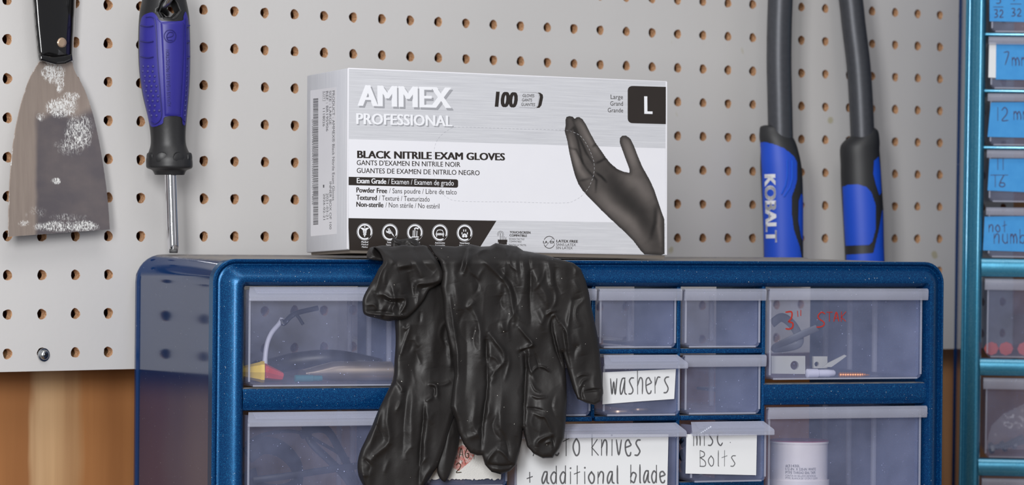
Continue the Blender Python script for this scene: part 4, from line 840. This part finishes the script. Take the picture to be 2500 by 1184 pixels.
relief('rivet', circle(151, 104, 12.5), 1.5, WALL, lambda x, y, d: -15.6-.9*np.sqrt(np.clip(d/5, 0, 1)), 1., 'steel', pk)
# nut driver / screwdriver hanging on a peg hook
ZS = 2424.; SF = view_frame(ZS)
sd = thing('screwdriver', 'blue and black rubber-handled screwdriver with a chrome shaft hanging beside the knife', 'screwdriver', SF.m)
hprof = [(-62, 399, 20), (-56, 399, 36), (-40, 400, 47), (0, 401, 54), (40, 401, 61), (100, 401, 63.5), (170, 402, 62.5), (230, 404.5, 57), (285, 408.5, 48), (320, 410, 43.5), (350, 411, 43), (368, 412, 48), (385, 413, 55.5), (400, 413.5, 57), (410, 413.5, 55), (416, 413.5, 42), (427, 414, 36)]
round_body('handle', SF, ZS, hprof, 'black rubber', sd, 40, .92)
ob_ = on_body(hprof, ZS, .92, .55)
relief('blue_grip', smooth_line([(345, 44), (352, 36), (372, 30), (384, 40), (394, 51), (443, 51), (448, 40), (453, 28), (460, 50), (463.5, 100), (463.5, 170), (460, 230), (455, 285), (452, 305), (446, 303), (441, 285), (403, 285), (398, 300), (388, 306), (372, 310), (364, 300), (356, 262), (348, 225), (341, 170), (340, 100), (341, 60)], 3), 1.6, SF, ob_, 1.2, 'blue rubber', sd)
ob2 = on_body(hprof, ZS, .92, 1.25)
relief('raised_panel', smooth_line([(377, 40), (392, 54), (394, 60), (398, 150), (402, 280), (400, 288), (442, 286), (448, 150), (450, 62), (449, 54)], 2)[:0] or [(378, 41), (392, 57), (397, 150), (402, 283), (441, 283), (446, 200), (450, 120), (451, 60), (447, 54), (395, 54), (384, 44)], 2.2, SF, lambda x, y, d: ob2(x, y, d)+.7*np.exp(-d/2.2), 1.4, 'raised blue rubber', sd)
def rub_line(pts, w): return MB().tube([(*[SF.loc(a, b, float(ob2(np.array(a), np.array(b), 0)))[k] for k in range(3)],) for a, b in smooth_line(pts, 4)], w, 6)
rub_line([(356, 42), (372, 42), (380, 60), (385, 150), (392, 240), (394, 285), (380, 302), (368, 298)], .35).build('grip_seam', 'dimple blue rubber', sd)
rub_line([(454, 45), (455, 150), (452, 230), (447, 285), (452, 298)], .35).build('grip_seam', 'dimple blue rubber', sd)
for yy in (62, 100, 138):
    rub_line([(343, yy), (360, yy+3), (374, yy+1)], .5).build('grip_groove', 'dimple blue rubber', sd); rub_line([(455, yy+4), (460, yy+3), (463, yy)], .5).build('grip_groove', 'dimple blue rubber', sd)
mb = MB()
for k in range(11):
    for j in range(3):
        xx, yy = 350+k*2.0+j*12-(k % 2)*3, 162+k*12
        if xx < 391-k*.2 and yy < 292: c = SF.loc(xx, yy, float(ob2(np.array(xx), np.array(yy), 0))+.6); mb.lathe(c, (0, -1, 0), [(0, 1.0), (.35, .8), (.5, .3)], 6)
    for j in range(1):
        xx, yy = 456-k*.5, 162+k*12; c = SF.loc(xx, yy, float(ob2(np.array(xx), np.array(yy), 0))+.6); mb.lathe(c, (-.0, -1, 0), [(0, .9), (.35, .7), (.5, .3)], 6)
mb.build('grip_dimples', 'dimple blue rubber', sd, kind='stuff')
def emb(pts, w=.35): return MB().tube([tuple(SF.loc(a, b, float(ob2(np.array(a), np.array(b), 0))-.1)) for a, b in pts], w, 5)
emb(circle(415, 88, 15.5), .4).build('emblem', 'dimple blue rubber', sd)
emb(smooth_line([(409, 92), (421, 88), (422, 80), (413, 79), (407, 88), (410, 98), (421, 98)], 4), .4).build('emblem', 'dimple blue rubber', sd)
p = Print(); a_ = SF.loc(422, 262, 0); b_ = SF.loc(419, 124, 0); dd_ = float(ob2(np.array(418), np.array(190), 0))-.18; a_[1] = dd_; b_[1] = dd_-.2
w_ = np.linalg.norm(b_-a_); r__ = (b_-a_)/w_; q = text_mesh(None, '', 'ALWAYS WEAR EYE PROTECTION', None, a_, r__, np.array([-r__[2], 0, r__[0]]), w_, 2.3, .012); q = subdiv(*q, 1); p.mb.add(wrap(q[0], SF, ZS, hprof, .92, 1.42), q[1]); p.build('raised_lettering', 'dimple blue rubber', sd)
# hexagonal hanging hole cut through the handle
hx_ = [SF.loc(a, b, 0) for a, b in ((389, 29), (398, 8), (406, -4), (426, -4), (434, 8), (442, 27), (431, 42), (424, 47), (400, 46))]
bc_ = SF.loc(400, 32, 0); cut = MB().rings([[(bc_[0]+(q[0]-bc_[0])*k_, y_, bc_[2]+(q[2]-bc_[2])*k_) for q in hx_] for y_, k_ in ((-40, 1.0), (-9, 1.0), (6, .55), (40, .4))]).build('cut', 'glossy black plastic', sd)
hb = bpy.data.objects['handle.001'] if 'handle.001' in bpy.data.objects else bpy.data.objects['handle']
md = hb.modifiers.new('b', 'BOOLEAN'); md.operation = 'DIFFERENCE'; md.object = cut; md.solver = 'EXACT'
bpy.context.view_layer.update(); me_ = bpy.data.meshes.new_from_object(hb.evaluated_get(bpy.context.evaluated_depsgraph_get())); hb.modifiers.clear(); hb.data = me_; bpy.data.objects.remove(cut)
hr = [SF.loc(a, b, float(on_body(hprof, ZS, .92, .1)(np.array(float(a)), np.array(float(b)), 0))) for a, b in ((389, 29), (398, 8), (406, -4), (426, -4), (434, 8), (442, 27), (431, 42), (424, 47), (400, 46), (389, 29))]
MB().tube([tuple(q) for q in hr], .5, 6).build('hole_rim', 'black rubber', sd)
def ring_bolster():
    mb = MB(); c = SF.loc(413.5, 386, 0)
    for k in range(8):
        a = 2*PI*k/8+.2; mb2 = (c[0]+14.9*math.cos(a), 14.0*math.sin(a), c[2]-.5); mb.lathe(mb2, (math.cos(a), .95*math.sin(a), -.05), [(-2, 4.4), (-.4, 4.2), (.4, 2.6)], 10)
    return mb
for k in range(8):
    c = SF.loc(413.5, 388, 0); a = 2*PI*k/8-.25; MB().lathe((c[0]+14.2*math.cos(a), 13.2*math.sin(a), c[2]), (math.cos(a), .95*math.sin(a), -.12), [(-2, 4.4), (.2, 4.1), (.9, 2.4)], 12).build('bolster_facet', 'black rubber', sd)
sh = [(426, 416.5, 14.2), (428, 416.5, 14.4), (500, 419, 14.2), (560, 421, 14.2), (598, 422.5, 14.), (604, 422.8, 13.5), (610, 423, 12.5), (616, 423.5, 11.)]
round_body('shaft', SF, ZS, sh, 'chrome', sd, 24, 1., up=3)
MB().box(*(lambda c: (c[0]-2.2, c[0]+3.0, -4.2, 0, c[2]-1.8, c[2]+.9))(SF.loc(423, 611, 0)), bev=.4).build('tip_notch', 'black rubber', sd)
hk = thing('peg_hook', 'thin steel peg hook through the hole of the screwdriver handle', 'hook', SF.m)
c = SF.loc(414, 16, 0)
MB().tube(smooth_line([(bc_[0]+1, 30, bc_[2]+.5), (bc_[0]+1.4, 4, bc_[2]+.6), (c[0]-2.5, -12, c[2]-1.5), (c[0]+.5, -19, c[2]+1.5), (c[0]+2.6, -22, c[2]+4.5)], 6), 2.0, 12).build('hook_wire', 'zinc', hk)
# bolt cutters: two tubular handles with moulded grips; the jaws are above the frame
ZA, ZB_ = 2785., 2838.; AF = view_frame(ZA); BF = view_frame(ZB_)
bc = thing('bolt_cutter', 'large bolt cutter hanging on the board, dark tube handles with blue and black grips', 'bolt cutter', mI)
ta = [(1916, -620), (1914, -400), (1908, -150), (1905, 0), (1903, 60), (1902, 150), (1904, 250), (1906, 340)]; tb = [(1990, -620), (2010, -420), (2052, -160), (2076, -10), (2084, 60), (2096, 160), (2102, 250), (2106, 340), (2107, 380)]
def cuts(fr, Z, pts, hw, name):
    P = [fr.m @ Vector(tuple(v*.001 for v in fr.loc(a, b, 0))) for a, b in smooth_line(pts, 5)]; P = [(v.x*1000, v.y*1000, v.z*1000) for v in P]
    return MB().tube(P, hw*Z/F, 24).build(name, 'dark steel tube', bc)
cuts(AF, ZA, ta, 30.5, 'tube_handle'); cuts(BF, ZB_, tb, 29.5, 'tube_handle')
ga = [(306, 1885, 20), (310, 1886, 30), (322, 1890, 36), (338, 1896, 42), (360, 1902, 45), (400, 1906, 50), (450, 1909, 51), (520, 1911, 49.5), (600, 1912.5, 48.5), (660, 1913, 48), (700, 1913, 44)]
gb = [(312, 2122, 14), (320, 2120, 24), (335, 2110, 37), (350, 2102, 46), (366, 2099, 48.5), (400, 2101, 49), (450, 2103, 50), (520, 2107, 50), (600, 2110, 48.5), (660, 2112, 48), (700, 2112, 44)]
def world_body(fr): return fr.m
ra = bpy.data.objects
def grip(fr, Z, prof, nm, flat=.62):
    o = round_body(nm, fr, Z, prof, 'tool black', None, 36, flat); o.parent = bc; o.matrix_parent_inverse = bc.matrix_world.inverted(); o.matrix_world = fr.m; return o
g1 = grip(AF, ZA, ga, 'grip', .8); g2 = grip(BF, ZB_, gb, 'grip', .8)
fa = on_body(ga, ZA, .8, .5); fb = on_body(gb, ZB_, .8, .5)
relief('blue_panel', [(1856, 348), (1866, 346), (1890, 352), (1915, 362), (1938, 380), (1946, 395), (1946, 440), (1940, 462), (1933, 480), (1933, 520), (1938, 560), (1952, 600), (1960, 640), (1959, 690), (1867, 690), (1864, 560), (1860, 420)], 3, AF, fa, 1.2, 'tool blue', g1, smooth_poly=False)
relief('blue_panel', [(1957, 470), (1950, 490), (1949, 540), (1956, 580), (1961, 590), (1961, 480)], 2, AF, fa, 1.2, 'tool blue', g1)
relief('blue_panel', [(2057, 456), (2070, 451), (2095, 450), (2115, 456), (2128, 470), (2138, 500), (2138, 560), (2130, 590), (2122, 598), (2064, 600), (2060, 540)], 3, BF, fb, 1.2, 'tool blue', g2)
relief('blue_panel', [(2134, 392), (2146, 382), (2151, 420), (2152, 470), (2147, 478), (2138, 450), (2132, 425)], 2, BF, fb, 1.2, 'tool blue', g2)
relief('blue_panel', [(2066, 622), (2132, 618), (2146, 560), (2156, 500), (2159, 640), (2157, 690), (2066, 690)], 3, BF, fb, 1.2, 'tool blue', g2)
fa2 = on_body(ga, ZA, .8, 1.0)
def loc_line(fr, f, pts, w): return MB().tube([tuple(fr.loc(a, b, float(f(np.array(a), np.array(b), 0)))) for a, b in pts], w, 6)
loc_line(AF, fa2, [(1922, 390), (1922, 430), (1918, 452), (1908, 474)], .7).build('grip_rib', 'tool blue relief', g1); loc_line(AF, fa2, [(1934, 392), (1934, 436), (1928, 458), (1914, 480)], .7).build('grip_rib', 'tool blue relief', g1)
p = Print(); y_ = -float(fa(np.array(1876), np.array(500), 0))
a_ = AF.loc(1865, 426, 0.); b_ = AF.loc(1869, 592, 0.); w_ = np.linalg.norm(b_-a_); r__ = (b_-a_)/w_; q = text_mesh(None, '', 'KOBALT', None, a_, r__, np.array([-r__[2], 0, r__[0]]), w_, 7.6, .055)
q = subdiv(*q, 3); V_ = np.array(q[0]); GP = np.array([(g_[0], g_[1], g_[2]) for g_ in smooth_line(ga, 8)]); LZ = np.array([AF.loc(g_[1], g_[0], 0) for g_ in GP]); o_ = np.argsort(LZ[:, 2])
xc_ = np.interp(V_[:, 2], LZ[o_, 2], LZ[o_, 0]); hw_ = np.interp(V_[:, 2], LZ[o_, 2], GP[o_, 2])*ZA/F; V_[:, 1] = -.8*hw_*np.sqrt(np.clip(1-((V_[:, 0]-xc_)/hw_)**2, .01, 1))-.95; p.mb.add(V_.tolist(), q[1]); p.build('lettering', 'white lettering', g1)
# head of the cutter, above the frame
c = BF.m @ Vector((0, 0, 0)); hx = [(AF.loc(1950, -640, 0)[0], 2805., AF.loc(1950, -640, 0)[2]+CZ)]
x_, y0_, z_ = hx[0]
MB().prism([(x_-26, z_-14), (x_+26, z_-14), (x_+20, z_+46), (x_+3, z_+66), (x_-3, z_+66), (x_-20, z_+46)], y0_-8, y0_+8).build('jaw_head', 'dark steel tube', bc, smooth=False)
MB().lathe((x_, y0_-12, z_+14), (0, 1, 0), [(0, 7), (24, 7)], 16).build('pivot_bolt', 'zinc', bc)
# screw that fixes the board
c = WALL.loc(107, 866, -.5); c[1] = float(bow(1, -3))-.2
sw = thing('screw', 'pan-head screw with washer near the bottom edge of the pegboard', 'screw', WALL.m)
MB().lathe(c, (0, -1, 0), [(0, 4.4), (.9, 4.3), (1.0, 4.0)], 24).build('washer', 'zinc', sw)
MB().lathe(c+np.array([0, -.9, 0]), (0, -1, 0), [(0, 3.4), (.9, 3.3), (1.8, 2.7), (2.3, 1.6), (2.4, .4)], 24).build('head', 'zinc', sw)
mb = MB()
for a in (.5, .5+PI/2):
    ca, sa = math.cos(a)*1.7, math.sin(a)*1.7; nx_, nz_ = -math.sin(a)*.35, math.cos(a)*.35; y_ = c[1]-3.33
    mb.add([(c[0]+ca+nx_, y_, c[2]+sa+nz_), (c[0]-ca+nx_, y_, c[2]-sa+nz_), (c[0]-ca-nx_, y_, c[2]-sa-nz_), (c[0]+ca-nx_, y_, c[2]+sa-nz_)], [(0, 1, 2, 3)])
mb.build('cross_slot', 'ink black', sw)

# ================================================================== WHAT IS IN THE DRAWERS
def ul(px, py, d, F_=CAB): return F_.loc(px, py, d)
def nut(name, label, px, py, d, mat, L, R, z, ax=(0, 0, 1), F_=CAB, n=10):
    t_ = thing(name, label, 'wire nut', F_.m); c = ul(px, py, d, F_); c[2] = z if z is not None else c[2]
    MB().lathe(c, ax, [(-L/2, R), (-L*.35, R), (-L*.3, R*.93), (L*.3, R*.62), (L/2, R*.5)], 16, lobes=8, lob=.05).build('cap', mat, t_); return t_
nut('wire_nut', 'yellow wire nut in the corner of the upper drawer, next to a red one', 618, 903, 26, 'yellow plastic', 14, 6.4, -70.7, (-1, .25, .0))
nut('wire_nut', 'red wire nut lying between the yellow one and the aluminium tube', 664, 908, 26, 'red plastic', 14, 5.0, -72.0, (1, .1, -.25))
tb_ = thing('aluminium_tube', 'pinched aluminium tube lying in the upper drawer beside the gloves', 'tube', CAB.m)
a_, b_ = ul(738, 893, 38), ul(954, 903, 30); R_ = []
for k in range(13):
    t_ = k/12; q = min(1, t_/.35); c = a_+(b_-a_)*t_; rz_, ry_ = (2.2+3.9*q), (8.2-2.1*q); c[2] = -77.0+rz_+(1-q)*2.5
    R_.append([(c[0], c[1]+ry_*math.cos(2*PI*j/24), c[2]+rz_*math.sin(2*PI*j/24)) for j in range(24)])
MB().rings(R_).build('tube_body', 'aluminium tube', tb_)
hs = thing('rubber_hose', 'dark rubber hose coiled at the back of the upper drawer', 'hose', CAB.m)
MB().tube(smooth_line([(*ul(628, 880, 70)[:2], -71), (*ul(662, 872, 80)[:2], -70), (*ul(720, 868, 70)[:2], -66), (*ul(800, 872, 62)[:2], -64), (*ul(860, 872, 66)[:2], -66), (*ul(930, 880, 60)[:2], -70)], 6), 5.6, 14).build('hose_body', 'black rubber', hs)
tag(MB().lathe((*ul(752, 917, 16)[:2], -74.6), (1, .05, 0), [(-9, 1.6), (-8.6, 2.3), (3, 2.3), (3.4, 1.9), (9, 1.9), (9.4, .8)], 14).build('fuse_holder', 'teal plastic', None, CAB.m), 'small teal fuse holder lying in front of the aluminium tube', 'fuse')
wr = thing('stripped_cable', 'pale cable with dark frayed ends standing up in the upper drawer', 'cable', CAB.m)
MB().tube(smooth_line([(*ul(645, 890, 40)[:2], -73), ul(650, 850, 42), ul(662, 815, 44), ul(682, 790, 45), ul(689, 777, 45)], 5), [1.9]*3+[1.6]*18, 10).build('clear_sheath', 'pale plastic', wr)
MB().tube(smooth_line([ul(687, 780, 45), ul(692, 790, 44), ul(706, 776, 44), ul(722, 765, 44), ul(748, 758, 44), ul(776, 752, 44)], 5), 1.7, 8).build('dark_core', 'dark cable', wr)
MB().tube(smooth_line([ul(722, 766, 44), ul(730, 776, 44), ul(740, 792, 44)], 4), 1.1, 8).build('dark_core', 'dark cable', wr)
def cable(label, pts, w, flat, mat='dark cable'): return tag(MB().tube(smooth_line([ul(a, b, dd_) for a, b, dd_ in pts], 8), w, 12, flat=flat).build('flat_cable', mat, None, CAB.m), label, 'cable')
cable('thin cable arching over the coil in the lower drawer', [(600, 1082, 30), (640, 1062, 34), (690, 1053, 38), (740, 1058, 44), (790, 1085, 60), (850, 1120, 70)], 1.1, 1.)
cable('broad flat cable looping down behind the gloves in the lower drawer', [(735, 1062, 40), (765, 1046, 44), (800, 1052, 48), (830, 1100, 54), (856, 1150, 60), (870, 1184, 64)], 3.0, .5)
cable('flat cable slanting down the middle of the lower drawer', [(745, 1040, 66), (760, 1080, 62), (800, 1120, 60), (840, 1160, 60), (866, 1200, 60)], 2.6, .5)
cable('coiled flat cable at the left end of the lower drawer', [(604, 1112, 22), (640, 1088, 24), (680, 1094, 28), (712, 1120, 34), (726, 1150, 38), (718, 1190, 36), (670, 1204, 28), (622, 1190, 22), (608, 1150, 20)], 5.5, .35)
cable('dark cable lying across the foreground of the lower drawer', [(618, 1172, 14), (700, 1162, 12), (780, 1150, 14), (880, 1136, 20), (930, 1130, 26)], 2.2, .6)
# right-hand drawers
br = thing('metal_bracket', 'zinc bracket with a round hole standing in the drawer marked in red', 'bracket', CAB.m)
def plate(name, pts, d, hole, mat, parent, th=2.):
    P = [tuple(CAB.loc(x, y, d)[[0, 2]]) for x, y in pts]
    if hole is None: return MB().prism(P, d, d+th).build(name, mat, parent, smooth=False)
    H_ = [tuple(CAB.loc(x, y, d)[[0, 2]]) for x, y in circle(*hole, n=20)][:-1]
    tri = tessellate_polygon([[Vector((*q, 0)) for q in P], [Vector((*q, 0)) for q in H_]]); A2 = P+H_; n = len(A2); m_ = len(P); h_ = len(H_)
    V = [(x, d, z) for x, z in A2]+[(x, d+th, z) for x, z in A2]; Fc = [tuple(q) for q in tri]+[tuple(i+n for i in q)[::-1] for q in tri]
    Fc += [(i, (i+1) % m_, n+(i+1) % m_, n+i) for i in range(m_)]+[(m_+(i+1) % h_, m_+i, n+m_+i, n+m_+(i+1) % h_) for i in range(h_)]
    return MB().add(V, Fc).build(name, mat, parent, smooth=False)
plate('plate', [(1884, 869), (1966, 869), (1966, 913), (1884, 912)], 9, (1940, 892, 11), 'zinc plate', br)
plate('plate', [(1986, 870), (2020, 870), (2020, 899), (1986, 899)], 14, (1994, 889, 6), 'zinc plate', br)
an = thing('wall_anchor', 'pale plastic anchor with a zinc wing and a copper coloured screw', 'anchor', CAB.m)
c = ul(2005, 902, 9)
MB().lathe((c[0], c[1], -73.4), (1, .06, .0), [(-11, 2.0), (-10.5, 3.0), (-3, 2.9), (-2.5, 2.4), (4, 2.6), (9, 2.2), (10, 1.5)], 14).build('sleeve', 'pale plastic', an)
plate('wing', [(2010, 896), (2022, 886), (2062, 866), (2067, 869), (2050, 882), (2030, 896)], 7, None, 'zinc plate', an, 1.)
c = ul(2085, 906, 8); prof = []
for k in range(26): prof.append((-11+k*.9, (1.9 if k % 2 else 1.25)*(1-max(0, k-17)/9.5)))
MB().lathe((c[0], c[1], -74.6), (1, .02, -.01), prof, 12).build('copper_screw', 'copper', an)
cable('dark strap curling at the back of the drawer marked in red', [(1884, 790, 60), (1910, 775, 58), (1940, 800, 60), (1950, 840, 62), (1890, 850, 66), (1950, 820, 58), (1996, 800, 50)], 3.0, .4, 'grey strap')
sp_ = thing('thread_tape_spool', 'white spool of thread seal tape with a maroon rim in the lower corner drawer', 'spool', CAB.m)
c = ul(1950, 1150, 34); r_s = 20.2
MB().lathe((c[0], c[1], -153.8), (0, 0, 1), [(0, r_s), (9, r_s), (9, r_s-1.2), (33.2, r_s-1.2), (33.2, r_s-.6), (34.6, r_s-.6), (34.6, 7)], 40).build('spool_body', 'white plastic', sp_)
MB().lathe((c[0], c[1], -119.2), (0, 0, 1), [(0, r_s-.5), (.6, r_s-.7), (.6, r_s-3)], 40).build('rim', 'maroon plastic', sp_)
def spool_text():
    p = Print()
    for s_, x0, x1, yb, cp in (('#31430L', 1931, 1957, 1142, 6.5), ('1/2-IN. X 520-IN. WHITE', 1931, 1994, 1150, 6.5), ('PTFE THREAD SEAL TAPE', 1931, 1993, 1158.5, 6.5), ('CINTA DE SELLADO DE ROSCAS', 1931, 1994, 1165.5, 4.6), ('PTFE, BLANCA DE 1,27 CM X 13,20 M', 1931, 1998, 1171.5, 4.6)):
        a = CAB.loc(x0, yb, c[1]-r_s); b = CAB.loc(x1, yb, c[1]-r_s); w_ = abs(b[0]-a[0]); q = text_mesh(None, '', s_, None, a, np.array([1., 0, 0]), np.array([0, 0, 1.]), w_, cp*.265, .009 if cp > 5 else 0.)
        q = subdiv(*q, 1); V = np.array(q[0]); R1 = r_s-1.2+.12; V[:, 1] = c[1]-np.sqrt(np.clip(R1**2-(V[:, 0]-c[0])**2, 1, None)); p.mb.add(V.tolist(), q[1])
    p.build('lettering', 'ink grey', sp_)
spool_text()
def bolt(label, px, py, d, ax, F_=CAB, L=22, R=2.6, z=None, name='bolt', group=None):
    t_ = thing(name, label, 'bolt', F_.m, group); c = ul(px, py, d, F_); ax = np.array(ax, float); ax /= np.linalg.norm(ax)
    if z is not None: c[2] = z
    prof = [(0, R), (L, R)] if L < 6 else [(k*.8, R if k % 2 else R*.82) for k in range(int(L/.8))]
    MB().lathe(c, ax, prof, 12).build('shank', 'zinc', t_); MB().lathe(c-ax*3.2, ax, [(0, R*1.5), (.5, R*1.8), (3, R*1.8), (3.4, R*1.2)], 6).build('head', 'zinc', t_)
for k, (px, py, ax) in enumerate(((1671, 1080, (1, .2, .5)), (1669, 1112, (1, .4, -.3)), (1672, 1140, (1, .1, .2)), (1700, 1150, (1, .3, .05)))):
    bolt(['bolt at the top of the heap behind the misc card', 'bolt sticking out halfway up the heap behind the misc card', 'bolt near the floor behind the misc card', 'lowest bolt under the misc card'][k], px+6, py, 3+k*2, ax)
for k, (px, py) in enumerate(((1510, 1001), (1560, 1000))):
    c = ul(px, py, 14+k*20); t_ = tag(MB().lathe((c[0], c[1], -98.2+k*0), (0, .12, 1), [(0, 2.2), (0, 6.5), (1.2, 6.5), (1.2, 2.2)], 20).build('washer', 'steel', None, CAB.m), ['washer lying behind the washers card, nearer one', 'washer lying behind the washers card, farther one'][k], 'washer')
for k, (px, py) in enumerate(((2424, 840), (2460, 840), (2505, 838))):
    c = ul(px, py, 16+k*4, CAB2); nut('wire_nut', ['pink wire nut at the near end of the paler cabinet drawer', 'pink wire nut between two others in the paler cabinet drawer', 'pink wire nut at the photo edge in the paler cabinet drawer'][k], px, py, 16+k*4, 'pink plastic', 10, 5.2, -246.8+.6+1.4+5.3, (.3, 1, .1), CAB2)
for k, (px, py) in enumerate(((2425, 1085), (2455, 1070), (2480, 1090))):
    bolt(['stubby screw at the near end of the lower paler drawer', 'screw tilted upright in the lower paler drawer', 'screw lying deepest in the lower paler drawer'][k], px, py, 20+k*6, (1, .2, .2+.3*(k == 1)), CAB2, 16, 2.4, -316+k*1.5, name='screw')
t_ = tag(relief('plastic_bag', [(2404, 1095), (2420, 1040), (2450, 1010), (2500, 985), (2560, 980), (2600, 1100)], 6, CAB2, lambda x, y, d: 12-.08*d+3*fbm(x/12, y/12), 1., 'clear bag film', None, m=CAB2.m), 'crumpled clear bag of screws in the lower paler drawer', 'bag')
